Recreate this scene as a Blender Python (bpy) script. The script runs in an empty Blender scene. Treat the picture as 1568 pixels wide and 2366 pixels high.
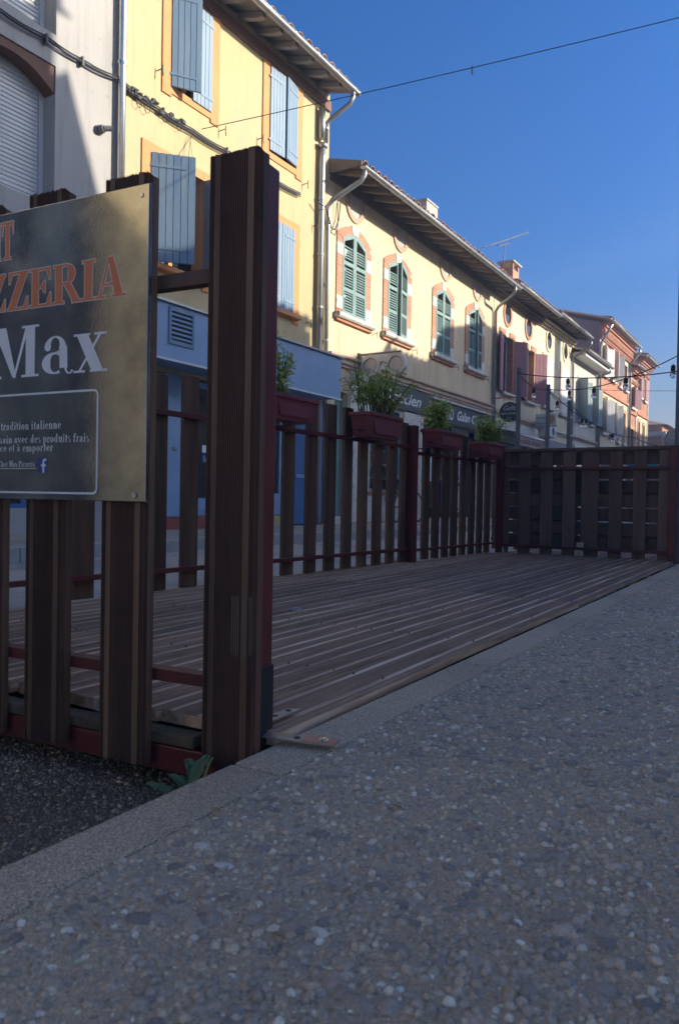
import bpy, bmesh, math, random
import numpy as np
from math import sin, cos, pi, radians, sqrt, atan
from mathutils import Vector, Matrix
random.seed(7); rng = np.random.default_rng(7)
scn = bpy.context.scene; COL = scn.collection

# ---------------- camera, sky, sun, exposure ----------------
H = .46
YAW, PIT, ROL = radians(31.8), radians(.93), radians(1.03)
f_ = Vector((-sin(YAW)*cos(PIT), cos(YAW)*cos(PIT), -sin(PIT)))
r0 = Vector((cos(YAW), sin(YAW), 0)); u0 = r0.cross(f_)
r_ = cos(ROL)*r0 + sin(ROL)*u0; u_ = cos(ROL)*u0 - sin(ROL)*r0
cam = bpy.data.objects.new('camera', bpy.data.cameras.new('camera')); COL.objects.link(cam)
cam.matrix_world = Matrix(((r_.x,u_.x,-f_.x,0),(r_.y,u_.y,-f_.y,0),(r_.z,u_.z,-f_.z,H),(0,0,0,1)))
cd = cam.data; cd.sensor_fit = 'VERTICAL'; cd.sensor_height = 36; cd.lens = 36*1720/2366
cd.clip_start = .02; cd.clip_end = 2000
cd.dof.use_dof = True; cd.dof.focus_distance = 3.2; cd.dof.aperture_fstop = 9
scn.camera = cam

SUN_AZ, SUN_EL = radians(60), atan(.42*sin(radians(60)))     # azimuth from +Y towards +X
w = bpy.data.worlds.new('World'); scn.world = w; w.use_nodes = True
nt = w.node_tree; bg = nt.nodes['Background']
sky = nt.nodes.new('ShaderNodeTexSky'); sky.sky_type = 'NISHITA'; sky.sun_disc = False
sky.sun_elevation = SUN_EL; sky.sun_rotation = SUN_AZ
sky.altitude = 200; sky.air_density = 1.0; sky.dust_density = 6.0; sky.ozone_density = 6.5
hs_ = nt.nodes.new('ShaderNodeHueSaturation'); hs_.inputs['Saturation'].default_value = 1.42; hs_.inputs['Hue'].default_value = .506
nt.links.new(sky.outputs[0], hs_.inputs['Color']); nt.links.new(hs_.outputs[0], bg.inputs[0]); bg.inputs[1].default_value = .064
sl = bpy.data.lights.new('sun', 'SUN'); sl.energy = 2.45; sl.angle = radians(.4); sl.color = (1, .93, .80)
so = bpy.data.objects.new('sun', sl); COL.objects.link(so)
sd = Vector((sin(SUN_AZ)*cos(SUN_EL), cos(SUN_AZ)*cos(SUN_EL), sin(SUN_EL)))
so.rotation_euler = sd.to_track_quat('Z', 'Y').to_euler(); so.location = sd*60
scn.view_settings.view_transform = 'Standard'; scn.view_settings.look = 'None'
scn.view_settings.exposure = 1.85; scn.view_settings.gamma = 1; scn.view_settings.use_curve_mapping = False
scn.cycles.use_denoising = True; scn.cycles.max_bounces = 7; scn.cycles.transparent_max_bounces = 8

# ---------------- materials ----------------
M = {}
def P(m): return m.node_tree.nodes['Principled BSDF']
def pm(name, c1, c2=None, scale=3., rough=.8, bump=.0, bscale=None, metal=0, st=(1,1,1), mix=.5, c3=None, s3=.6, spec=.5, detail=6, bdist=.01, rand=0., streak=0.):
    m = bpy.data.materials.new(name); m.use_nodes = True; t = m.node_tree; N = t.nodes; L = t.links; b = P(m)
    b.inputs['Roughness'].default_value = rough; b.inputs['Metallic'].default_value = metal
    b.inputs['Specular IOR Level'].default_value = spec
    tc = N.new('ShaderNodeTexCoord'); mp = N.new('ShaderNodeMapping'); mp.inputs['Scale'].default_value = st
    oi = N.new('ShaderNodeObjectInfo'); ad = N.new('ShaderNodeVectorMath'); ad.operation = 'MULTIPLY_ADD'
    cx = N.new('ShaderNodeCombineXYZ')
    for i in range(3): L.new(oi.outputs['Random'], cx.inputs[i])
    L.new(cx.outputs[0], ad.inputs[0]); ad.inputs[1].default_value = (17, 29, 41); L.new(tc.outputs['Object'], ad.inputs[2])
    L.new(ad.outputs[0], mp.inputs[0])
    c2 = c2 or tuple(x*.8 for x in c1)
    nz = N.new('ShaderNodeTexNoise'); nz.inputs['Scale'].default_value = scale; nz.inputs['Detail'].default_value = detail; nz.inputs['Roughness'].default_value = .6
    L.new(mp.outputs[0], nz.inputs['Vector'])
    rp = N.new('ShaderNodeValToRGB'); rp.color_ramp.elements[0].position = .5-.22*(1.2-mix+.3)/1.; rp.color_ramp.elements[1].position = .5+.2
    rp.color_ramp.elements[0].color = (*c2, 1); rp.color_ramp.elements[1].color = (*c1, 1)
    L.new(nz.outputs[0], rp.inputs[0]); out = rp.outputs[0]
    if c3:
        n3 = N.new('ShaderNodeTexNoise'); n3.inputs['Scale'].default_value = s3; n3.inputs['Detail'].default_value = 8; n3.inputs['Roughness'].default_value = .65
        L.new(mp.outputs[0], n3.inputs['Vector'])
        r3 = N.new('ShaderNodeValToRGB'); r3.color_ramp.elements[0].position = .48; r3.color_ramp.elements[1].position = .72
        L.new(n3.outputs[0], r3.inputs[0])
        mx = N.new('ShaderNodeMix'); mx.data_type = 'RGBA'; L.new(r3.outputs[0], mx.inputs[0]); L.new(out, mx.inputs[6]); mx.inputs[7].default_value = (*c3, 1); out = mx.outputs[2]
    if streak:
        m4 = N.new('ShaderNodeMapping'); m4.inputs['Scale'].default_value = (7,7,.45); L.new(tc.outputs['Object'], m4.inputs[0])
        n4 = N.new('ShaderNodeTexNoise'); n4.inputs['Scale'].default_value = 1.; n4.inputs['Detail'].default_value = 7; n4.inputs['Roughness'].default_value = .7; L.new(m4.outputs[0], n4.inputs['Vector'])
        n5 = N.new('ShaderNodeTexNoise'); n5.inputs['Scale'].default_value = 9.; n5.inputs['Detail'].default_value = 6; L.new(tc.outputs['Object'], n5.inputs['Vector'])
        r4 = N.new('ShaderNodeMapRange'); r4.inputs[1].default_value = .5; r4.inputs[2].default_value = .75; r4.inputs[3].default_value = 1; r4.inputs[4].default_value = 1-streak; L.new(n4.outputs[0], r4.inputs[0])
        r5 = N.new('ShaderNodeMapRange'); r5.inputs[1].default_value = .62; r5.inputs[2].default_value = .72; r5.inputs[3].default_value = 1; r5.inputs[4].default_value = 1-streak*.5; L.new(n5.outputs[0], r5.inputs[0])
        mm = N.new('ShaderNodeMath'); mm.operation = 'MULTIPLY'; L.new(r4.outputs[0], mm.inputs[0]); L.new(r5.outputs[0], mm.inputs[1])
        h4 = N.new('ShaderNodeHueSaturation'); L.new(mm.outputs[0], h4.inputs['Value']); L.new(out, h4.inputs['Color']); out = h4.outputs[0]
    if rand:
        mr = N.new('ShaderNodeMapRange'); mr.inputs[3].default_value = 1-rand; mr.inputs[4].default_value = 1+rand; L.new(oi.outputs['Random'], mr.inputs[0])
        hs = N.new('ShaderNodeHueSaturation'); L.new(mr.outputs[0], hs.inputs['Value']); L.new(out, hs.inputs['Color']); out = hs.outputs[0]
    L.new(out, b.inputs['Base Color'])
    if bump:
        nb = N.new('ShaderNodeTexNoise'); nb.inputs['Scale'].default_value = bscale or scale*6; nb.inputs['Detail'].default_value = 5
        L.new(mp.outputs[0], nb.inputs['Vector'])
        bp = N.new('ShaderNodeBump'); bp.inputs['Strength'].default_value = bump; bp.inputs['Distance'].default_value = bdist
        L.new(nb.outputs[0], bp.inputs['Height']); L.new(bp.outputs[0], b.inputs['Normal'])
    M[name] = m; return m
def brickmat(name, c1, c2, mortar, bw=.25, bh=.065, horiz=False, stain=None):
    m = bpy.data.materials.new(name); m.use_nodes = True; t = m.node_tree; N = t.nodes; L = t.links; b = P(m)
    tc = N.new('ShaderNodeTexCoord'); sx = N.new('ShaderNodeSeparateXYZ'); cx = N.new('ShaderNodeCombineXYZ')
    L.new(tc.outputs['Object'], sx.inputs[0])
    ad = N.new('ShaderNodeMath'); ad.operation = 'ADD'; L.new(sx.outputs[0], ad.inputs[0]); L.new(sx.outputs[1], ad.inputs[1])
    L.new(ad.outputs[0], cx.inputs[0]); L.new(sx.outputs[2], cx.inputs[1])
    br = N.new('ShaderNodeTexBrick'); br.inputs['Scale'].default_value = 1; br.inputs['Brick Width'].default_value = bw; br.inputs['Row Height'].default_value = bh
    br.inputs['Mortar Size'].default_value = .0050; br.inputs['Mortar Smooth'].default_value = .3
    br.inputs['Color1'].default_value = (*c1, 1); br.inputs['Color2'].default_value = (*c2, 1); br.inputs['Mortar'].default_value = (*mortar, 1)
    L.new(cx.outputs[0], br.inputs['Vector'])
    nz = N.new('ShaderNodeTexNoise'); nz.inputs['Scale'].default_value = 1.3; nz.inputs['Detail'].default_value = 9
    L.new(tc.outputs['Object'], nz.inputs['Vector'])
    mx = N.new('ShaderNodeMix'); mx.data_type = 'RGBA'; mx.blend_type = 'MULTIPLY'; mx.inputs[0].default_value = .6
    L.new(br.outputs[0], mx.inputs[6]); rp = N.new('ShaderNodeValToRGB'); rp.color_ramp.elements[0].position = .3; rp.color_ramp.elements[0].color = (.5,.5,.5,1); rp.color_ramp.elements[1].position = .65
    L.new(nz.outputs[0], rp.inputs[0]); L.new(rp.outputs[0], mx.inputs[7]); L.new(mx.outputs[2], b.inputs['Base Color'])
    bp = N.new('ShaderNodeBump'); bp.inputs['Strength'].default_value = .5; bp.inputs['Distance'].default_value = .006; bp.invert = True
    L.new(br.outputs[1], bp.inputs['Height']); L.new(bp.outputs[0], b.inputs['Normal']); b.inputs['Roughness'].default_value = .9
    M[name] = m; return m

pm('yellow_stucco', (0.564,0.444,0.237), (0.508,0.394,0.206), 1.4, .95, .35, 60, c3=(0.470,0.385,0.237), s3=.5, bdist=.006, streak=.16)
pm('cream_stucco', (.73,.58,.36), (.63,.50,.32), 1.2, .95, .4, 50, c3=(.50,.42,.29), s3=.7, bdist=.008, streak=.28)
pm('grey_stucco', (0.450,0.418,0.370), (0.378,0.356,0.326), 1.0, .95, .4, 55, c3=(0.324,0.311,0.290), s3=.5, bdist=.006, streak=.28)
pm('ivory_stucco', (.74,.64,.43), (.64,.54,.38), 1.2, .95, .4, 50, c3=(.52,.45,.33), s3=.5, streak=.28)
pm('pale_stucco', (.66,.60,.50), (.56,.52,.45), 1.2, .95, .4, 50, c3=(.45,.42,.37), s3=.5, streak=.28)
pm('shop_stucco', (.55,.50,.43), (.46,.42,.37), 1.5, .9, .3, 50, c3=(.36,.33,.30), s3=.8, streak=.28)
brickmat('brick_wall', (.58,.24,.12), (.48,.18,.10), (.50,.42,.33))
brickmat('brick_trim', (.60,.27,.15), (.50,.21,.12), (.55,.45,.34), bw=.22, bh=.07)
pm('terracotta', (.55,.22,.12), (.42,.16,.10), 4, .9, .3, 40, c3=(.32,.15,.10), s3=2)
pm('shade_render', (.11,.115,.125), (.07,.075,.08), 2, .9, .2, 40)  # dark colour stands in for a shaded wall in the sign reflection
pm('band_brick', (.56,.40,.29), (.46,.32,.24), 5, .9, .3, 40)
brickmat('faded_brick', (.58,.38,.25), (.52,.34,.23), (.60,.50,.38), bw=.22, bh=.07)
pm('mauve_render', (.27,.20,.19), (.22,.16,.16), 2, .95, .2, 40)
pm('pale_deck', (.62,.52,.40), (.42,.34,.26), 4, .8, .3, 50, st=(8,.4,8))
pm('deck_dirt', (0.442,0.260,0.151), (0.182,0.105,0.064), 9, .9, .3, 60, st=(4,.4,4), rand=.2)
pm('slat_dirt', (0.088,0.040,0.024), (0.042,0.020,0.013), 9, .9)
pm('orange_paint', (.66,.29,.10), (.60,.25,.09), 3, .8, .15, 60, streak=.1)
pm('blue_shutter', (0.168,0.254,0.341), (0.133,0.218,0.303), 5, .6, .2, 30, st=(1,1,.15), c3=(0.230,0.291,0.341), s3=3)
pm('blue_shop', (.27,.38,.54), (.22,.33,.48), 3, .55, .1, 20)
pm('deep_blue', (.06,.15,.32), (.05,.12,.28), 3, .5)
pm('green_shutter', (0.204,0.312,0.282), (0.156,0.252,0.228), 5, .7, .2, 30, c3=(0.240,0.324,0.288), s3=4)
pm('pink_shutter', (.38,.18,.19), (.32,.15,.17), 4, .7, .1, 30)
pm('slate_shutter', (.28,.34,.34), (.24,.30,.30), 4, .7, .1, 30)
pm('white_paint', (.72,.70,.66), (.64,.62,.58), 3, .7, .1, 30)
pm('stone_white', (.72,.68,.58), (.60,.56,.48), 8, .9, .3, 40, c3=(.4,.37,.32), s3=6)
pm('zinc', (.46,.46,.43), (.38,.38,.37), 6, .38, .05, 20, metal=.75, c3=(.3,.3,.3), s3=2)
pm('galvanised', (.62,.62,.60), (.52,.52,.51), 8, .22, .03, 20, metal=.9)
pm('rafter_wood', (.20,.155,.12), (.12,.09,.07), 4, .9, .3, 30, st=(.3,1,1), rand=.25)
pm('rafter_grey', (.30,.29,.28), (.24,.23,.22), 4, .9, .2, 30, rand=.1)
pm('soffit_grey', (.22,.21,.20), (.16,.15,.15), 4, .9, .2, 30, st=(1,.3,1))
pm('soffit_wood', (.13,.10,.08), (.08,.06,.05), 4, .9, .2, 30, st=(1,.3,1))
pm('brown_board', (.20,.10,.06), (.15,.08,.05), 4, .8, .1, 30)
pm('roof_tile', (.42,.20,.12), (.26,.13,.09), 9, .95, .4, 60, c3=(.20,.17,.12), s3=7, rand=.35)
pm('dark_wood', (0.139,0.071,0.040), (0.049,0.027,0.017), 5, .58, .45, 40, st=(4,4,.25), c3=(0.202,0.115,0.059), s3=2.6, bdist=.003, rand=.35)
pm('worn_wood', (.17,.125,.085), (.10,.07,.045), 8, .8, .4, 60, st=(6,6,.5), bdist=.002)
pm('far_wood', (0.217,0.124,0.083), (0.120,0.070,0.049), 5, .75, .3, 40, st=(3,3,.25), rand=.3, bdist=.002)
pm('deck_wood', (0.717,0.440,0.262), (0.315,0.188,0.114), 4, .7, .6, 55, st=(10,.6,10), c3=(0.832,0.607,0.419), s3=3.0, bdist=.003, rand=.3, mix=.8)
pm('moss_wood', (0.135,0.095,0.045), (0.068,0.047,0.027), 20, .95, .6, 60, c3=(0.189,0.137,0.081), s3=12)
pm('maroon_metal', (0.168,0.028,0.027), (0.105,0.017,0.018), 7, .42, .15, 60, c3=(0.058,0.028,0.018), s3=4, bdist=.002)
pm('maroon_rail', (0.147,0.030,0.028), (0.095,0.020,0.019), 7, .45, .15, 60, bdist=.002)
pm('planter_plastic', (0.250,0.054,0.058), (0.173,0.039,0.042), 5, .5, .05, 40)
pm('black_rubber', (.02,.02,.022), (.03,.03,.03), 10, .6, .1, 60)
pm('cable_black', (.03,.03,.03), (.05,.05,.05), 10, .7)
pm('iron', (.06,.06,.06), (.1,.08,.07), 10, .6, .2, 60)
pm('steel_plate', (.48,.43,.36), (.36,.31,.26), 14, .45, .3, 90, metal=.6, c3=(.3,.2,.13), s3=9, bdist=.001)
pm('orange_strip', (.75,.27,.14), (.65,.24,.13), 14, .6)
pm('leaf_green', (0.575,0.616,0.190), (0.322,0.396,0.110), 12, .6, rand=.2, c3=(0.667,0.638,0.200), s3=6)
pm('leaf_yellow', (.42,.36,.08), (.3,.28,.07), 12, .6)
pm('weed_green', (0.150,0.198,0.066), (0.090,0.132,0.050), 30, .6, .3, 80)
pm('stem_green', (.10,.12,.05), (.07,.08,.04), 10, .7)
pm('asphalt_far', (.54,.47,.37), (.38,.33,.26), 90, .9, .8, 140, c3=(.16,.155,.15), s3=.8, bdist=.01)
pm('charcoal_sign', (.055,.062,.062), (.045,.05,.05), 5, .5)
pm('letter_white', (.84,.82,.80), (.76,.75,.73), 20, .5)
pm('letter_orange', (.72,.20,.08), (.62,.17,.07), 8, .45)
pm('letter_border', (.75,.66,.58), (.68,.60,.52), 8, .5)
pm('logo_blue', (.03,.06,.24), (.025,.05,.20), 8, .5)
pm('pink_valance', (.55,.36,.30), (.5,.32,.27), 5, .8)
pm('red_step', (.35,.09,.06), (.25,.07,.05), 8, .8, .2, 40)
pm('turquoise', (.02,.35,.45), (.02,.3,.4), 5, .5)
pm('debris_leaf', (.42,.26,.12), (.26,.15,.07), 30, .8)
pm('gold', (.65,.42,.12), (.5,.3,.1), 8, .5)
pm('red_item', (.6,.05,.04), (.5,.05,.04), 8, .5)
pm('item_mix', (.3,.3,.32), (.08,.08,.1), 12, .5)
pm('concrete', (.46,.42,.36), (.36,.33,.29), 5, .9, .3, 60)
pm('roller', (.60,.60,.58), (.55,.55,.53), 3, .5)
pm('skin_board', (.05,.045,.05), (.035,.03,.035), 5, .7)
_m = M['leaf_green']; _b = P(_m); _b.inputs['Transmission Weight'].default_value = .0; _b.inputs['Subsurface Weight'].default_value = .0
_t = _m.node_tree; _tr = _t.nodes.new('ShaderNodeBsdfTranslucent'); _tr.inputs[0].default_value = (.55,.62,.14,1); _mx = _t.nodes.new('ShaderNodeMixShader'); _mx.inputs[0].default_value = .4
_t.links.new(_b.outputs[0], _mx.inputs[1]); _t.links.new(_tr.outputs[0], _mx.inputs[2]); _t.links.new(_mx.outputs[0], _t.nodes['Material Output'].inputs[0])
def glassmat(name, col, rough=.05):
    m = bpy.data.materials.new(name); m.use_nodes = True; b = P(m); b.inputs['Base Color'].default_value = (*col, 1); b.inputs['Roughness'].default_value = rough
    b.inputs['Specular IOR Level'].default_value = .8; M[name] = m
glassmat('dark_glass', (.02,.022,.025)); glassmat('shop_glass', (.05,.045,.04))
m = bpy.data.materials.new('clear_glass'); m.use_nodes = True; b = P(m); b.inputs['Transmission Weight'].default_value = 1; b.inputs['Roughness'].default_value = .02; b.inputs['IOR'].default_value = 1.3; M['clear_glass'] = m

def stones(name, cols, scale, matrix, bump=1., spk=None, rough=.75, dist=.004, cover=.5):
    """embedded-pebble surface: voronoi cells coloured singly on a matrix, with bump"""
    m = bpy.data.materials.new(name); m.use_nodes = True; t = m.node_tree; N = t.nodes; L = t.links; b = P(m)
    tc = N.new('ShaderNodeTexCoord')
    wn = N.new('ShaderNodeTexNoise'); wn.inputs['Scale'].default_value = scale*.6; wn.inputs['Detail'].default_value = 2
    L.new(tc.outputs['Object'], wn.inputs['Vector'])
    mad = N.new('ShaderNodeVectorMath'); mad.operation = 'MULTIPLY_ADD'; mad.inputs[1].default_value = (.9/scale,)*3
    L.new(wn.outputs['Color'], mad.inputs[0]); L.new(tc.outputs['Object'], mad.inputs[2])
    v = N.new('ShaderNodeTexVoronoi'); v.inputs['Scale'].default_value = scale; L.new(mad.outputs[0], v.inputs['Vector'])
    sp = N.new('ShaderNodeSeparateColor'); L.new(v.outputs['Color'], sp.inputs[0])
    rp = N.new('ShaderNodeValToRGB'); rp.color_ramp.interpolation = 'CONSTANT'
    el = rp.color_ramp.elements
    while len(el) < len(cols): el.new(.5)
    for i, (p, c) in enumerate(cols): el[i].position = p; el[i].color = (*c, 1)
    L.new(sp.outputs[0], rp.inputs[0])
    th = N.new('ShaderNodeMapRange'); th.inputs[1].default_value = cover-.1; th.inputs[2].default_value = cover; th.inputs[3].default_value = 1; th.inputs[4].default_value = 0
    L.new(v.outputs['Distance'], th.inputs[0])
    nm = N.new('ShaderNodeTexNoise'); nm.inputs['Scale'].default_value = scale*3; nm.inputs['Detail'].default_value = 5; L.new(tc.outputs['Object'], nm.inputs['Vector'])
    rm = N.new('ShaderNodeValToRGB'); rm.color_ramp.elements[0].position = .35; rm.color_ramp.elements[1].position = .7
    rm.color_ramp.elements[0].color = (*[x*.6 for x in matrix], 1); rm.color_ramp.elements[1].color = (*[x*1.3 for x in matrix], 1); L.new(nm.outputs[0], rm.inputs[0])
    mx = N.new('ShaderNodeMix'); mx.data_type = 'RGBA'; L.new(th.outputs[0], mx.inputs[0]); L.new(rm.outputs[0], mx.inputs[6]); L.new(rp.outputs[0], mx.inputs[7])
    nl = N.new('ShaderNodeTexNoise'); nl.inputs['Scale'].default_value = 1.2; nl.inputs['Detail'].default_value = 7; L.new(tc.outputs['Object'], nl.inputs['Vector'])
    rl = N.new('ShaderNodeMapRange'); rl.inputs[1].default_value = .3; rl.inputs[2].default_value = .7; rl.inputs[3].default_value = .78; rl.inputs[4].default_value = 1.15; L.new(nl.outputs[0], rl.inputs[0])
    hs = N.new('ShaderNodeHueSaturation'); L.new(mx.outputs[2], hs.inputs['Color']); L.new(rl.outputs[0], hs.inputs['Value']); L.new(hs.outputs[0], b.inputs['Base Color'])
    sm = N.new('ShaderNodeMath'); sm.operation = 'MULTIPLY_ADD'; L.new(v.outputs['Distance'], sm.inputs[0]); sm.inputs[1].default_value = -1; L.new(nm.outputs[0], sm.inputs[2])
    bp = N.new('ShaderNodeBump'); bp.inputs['Strength'].default_value = bump; bp.inputs['Distance'].default_value = dist; L.new(sm.outputs[0], bp.inputs['Height']); L.new(bp.outputs[0], b.inputs['Normal'])
    b.inputs['Roughness'].default_value = rough; M[name] = m
SC = [(0,(0.546,0.379,0.225)),(.25,(0.675,0.463,0.266)),(.5,(0.419,0.290,0.175)),(.68,(0.766,0.518,0.285)),(.82,(0.583,0.359,0.184)),(.90,(0.880,0.620,0.349)),(.965,(0.880,0.827,0.459))]
stones('pavement_mat', SC, 150, (0.661,0.469,0.297), .9, dist=.004)
stones('kerb_mat', [(0,(0.559,0.396,0.245)),(.35,(0.365,0.262,0.164)),(.6,(0.684,0.488,0.303)),(.85,(0.239,0.171,0.111)),(.93,(0.818,0.634,0.389))], 420, (0.525,0.373,0.232), .5, dist=.0015, cover=.7)
stones('road_near', [(0,(0.201,0.149,0.094)),(.3,(0.282,0.199,0.120)),(.6,(0.171,0.125,0.083)),(.82,(0.382,0.260,0.146)),(.95,(0.603,0.413,0.229))], 190, (0.151,0.107,0.068), 1., dist=.004)
stones('far_pave', SC, 60, (.5,.43,.33), 1., dist=.01)
def island(name, cols, rough=.7):
    m = bpy.data.materials.new(name); m.use_nodes = True; t = m.node_tree; N = t.nodes; L = t.links; b = P(m)
    g = N.new('ShaderNodeNewGeometry'); rp = N.new('ShaderNodeValToRGB'); el = rp.color_ramp.elements
    while len(el) < len(cols): el.new(.5)
    for i, (p, c) in enumerate(cols): el[i].position = p; el[i].color = (*c, 1)
    L.new(g.outputs['Random Per Island'], rp.inputs[0])
    tc = N.new('ShaderNodeTexCoord'); nz = N.new('ShaderNodeTexNoise'); nz.inputs['Scale'].default_value = 350; nz.inputs['Detail'].default_value = 4
    L.new(tc.outputs['Object'], nz.inputs['Vector'])
    mr = N.new('ShaderNodeMapRange'); mr.inputs[1].default_value = .3; mr.inputs[2].default_value = .7; mr.inputs[3].default_value = .75; mr.inputs[4].default_value = 1.2
    L.new(nz.outputs[0], mr.inputs[0]); hs = N.new('ShaderNodeHueSaturation'); L.new(mr.outputs[0], hs.inputs['Value']); L.new(rp.outputs[0], hs.inputs['Color'])
    L.new(hs.outputs[0], b.inputs['Base Color']); b.inputs['Roughness'].default_value = rough
    bp = N.new('ShaderNodeBump'); bp.inputs['Strength'].default_value = .4; bp.inputs['Distance'].default_value = .001; L.new(nz.outputs[0], bp.inputs['Height']); L.new(bp.outputs[0], b.inputs['Normal'])
    M[name] = m
island('pebble_mat', [(0,(0.377,0.281,0.191)),(.3,(0.572,0.418,0.277)),(.5,(0.458,0.337,0.229)),(.68,(0.687,0.500,0.315)),(.8,(0.503,0.337,0.200)),(.9,(0.732,0.541,0.343)),(.985,(0.854,0.694,0.496)),(1,(0.854,0.775,0.572))], .42)
island('stone_mat', [(0,(0.277,0.209,0.151)),(.45,(0.381,0.286,0.204)),(.72,(0.486,0.352,0.243)),(.86,(0.347,0.245,0.161)),(.94,(0.636,0.469,0.321)),(1,(0.862,0.694,0.525))], .6)
island('chip_mat', [(0,(0.159,0.120,0.086)),(.4,(0.225,0.168,0.110)),(.7,(0.293,0.206,0.122)),(.88,(0.428,0.300,0.175)),(1,(0.721,0.480,0.257))], .75)
# sign face: dark reflective foil
m = bpy.data.materials.new('sign_foil'); m.use_nodes = True; t = m.node_tree; N = t.nodes; L = t.links; b = P(m)
tc = N.new('ShaderNodeTexCoord')
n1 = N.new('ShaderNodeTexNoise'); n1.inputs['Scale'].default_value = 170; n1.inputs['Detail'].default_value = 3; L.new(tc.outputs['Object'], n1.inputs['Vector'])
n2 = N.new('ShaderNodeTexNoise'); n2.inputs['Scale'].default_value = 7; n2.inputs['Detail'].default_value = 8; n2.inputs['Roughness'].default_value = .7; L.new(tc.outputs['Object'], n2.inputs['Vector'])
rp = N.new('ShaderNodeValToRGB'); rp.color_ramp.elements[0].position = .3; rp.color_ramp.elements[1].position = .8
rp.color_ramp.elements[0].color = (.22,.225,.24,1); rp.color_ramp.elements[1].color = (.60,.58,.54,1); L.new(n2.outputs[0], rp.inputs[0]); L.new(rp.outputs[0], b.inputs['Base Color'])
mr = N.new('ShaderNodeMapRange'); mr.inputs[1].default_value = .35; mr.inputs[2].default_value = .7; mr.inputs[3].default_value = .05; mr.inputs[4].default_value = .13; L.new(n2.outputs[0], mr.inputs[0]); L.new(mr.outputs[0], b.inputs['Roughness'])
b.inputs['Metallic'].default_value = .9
bp = N.new('ShaderNodeBump'); bp.inputs['Strength'].default_value = .10; bp.inputs['Distance'].default_value = .0006; L.new(n1.outputs[0], bp.inputs['Height']); L.new(bp.outputs[0], b.inputs['Normal']); M['sign_foil'] = m

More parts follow.
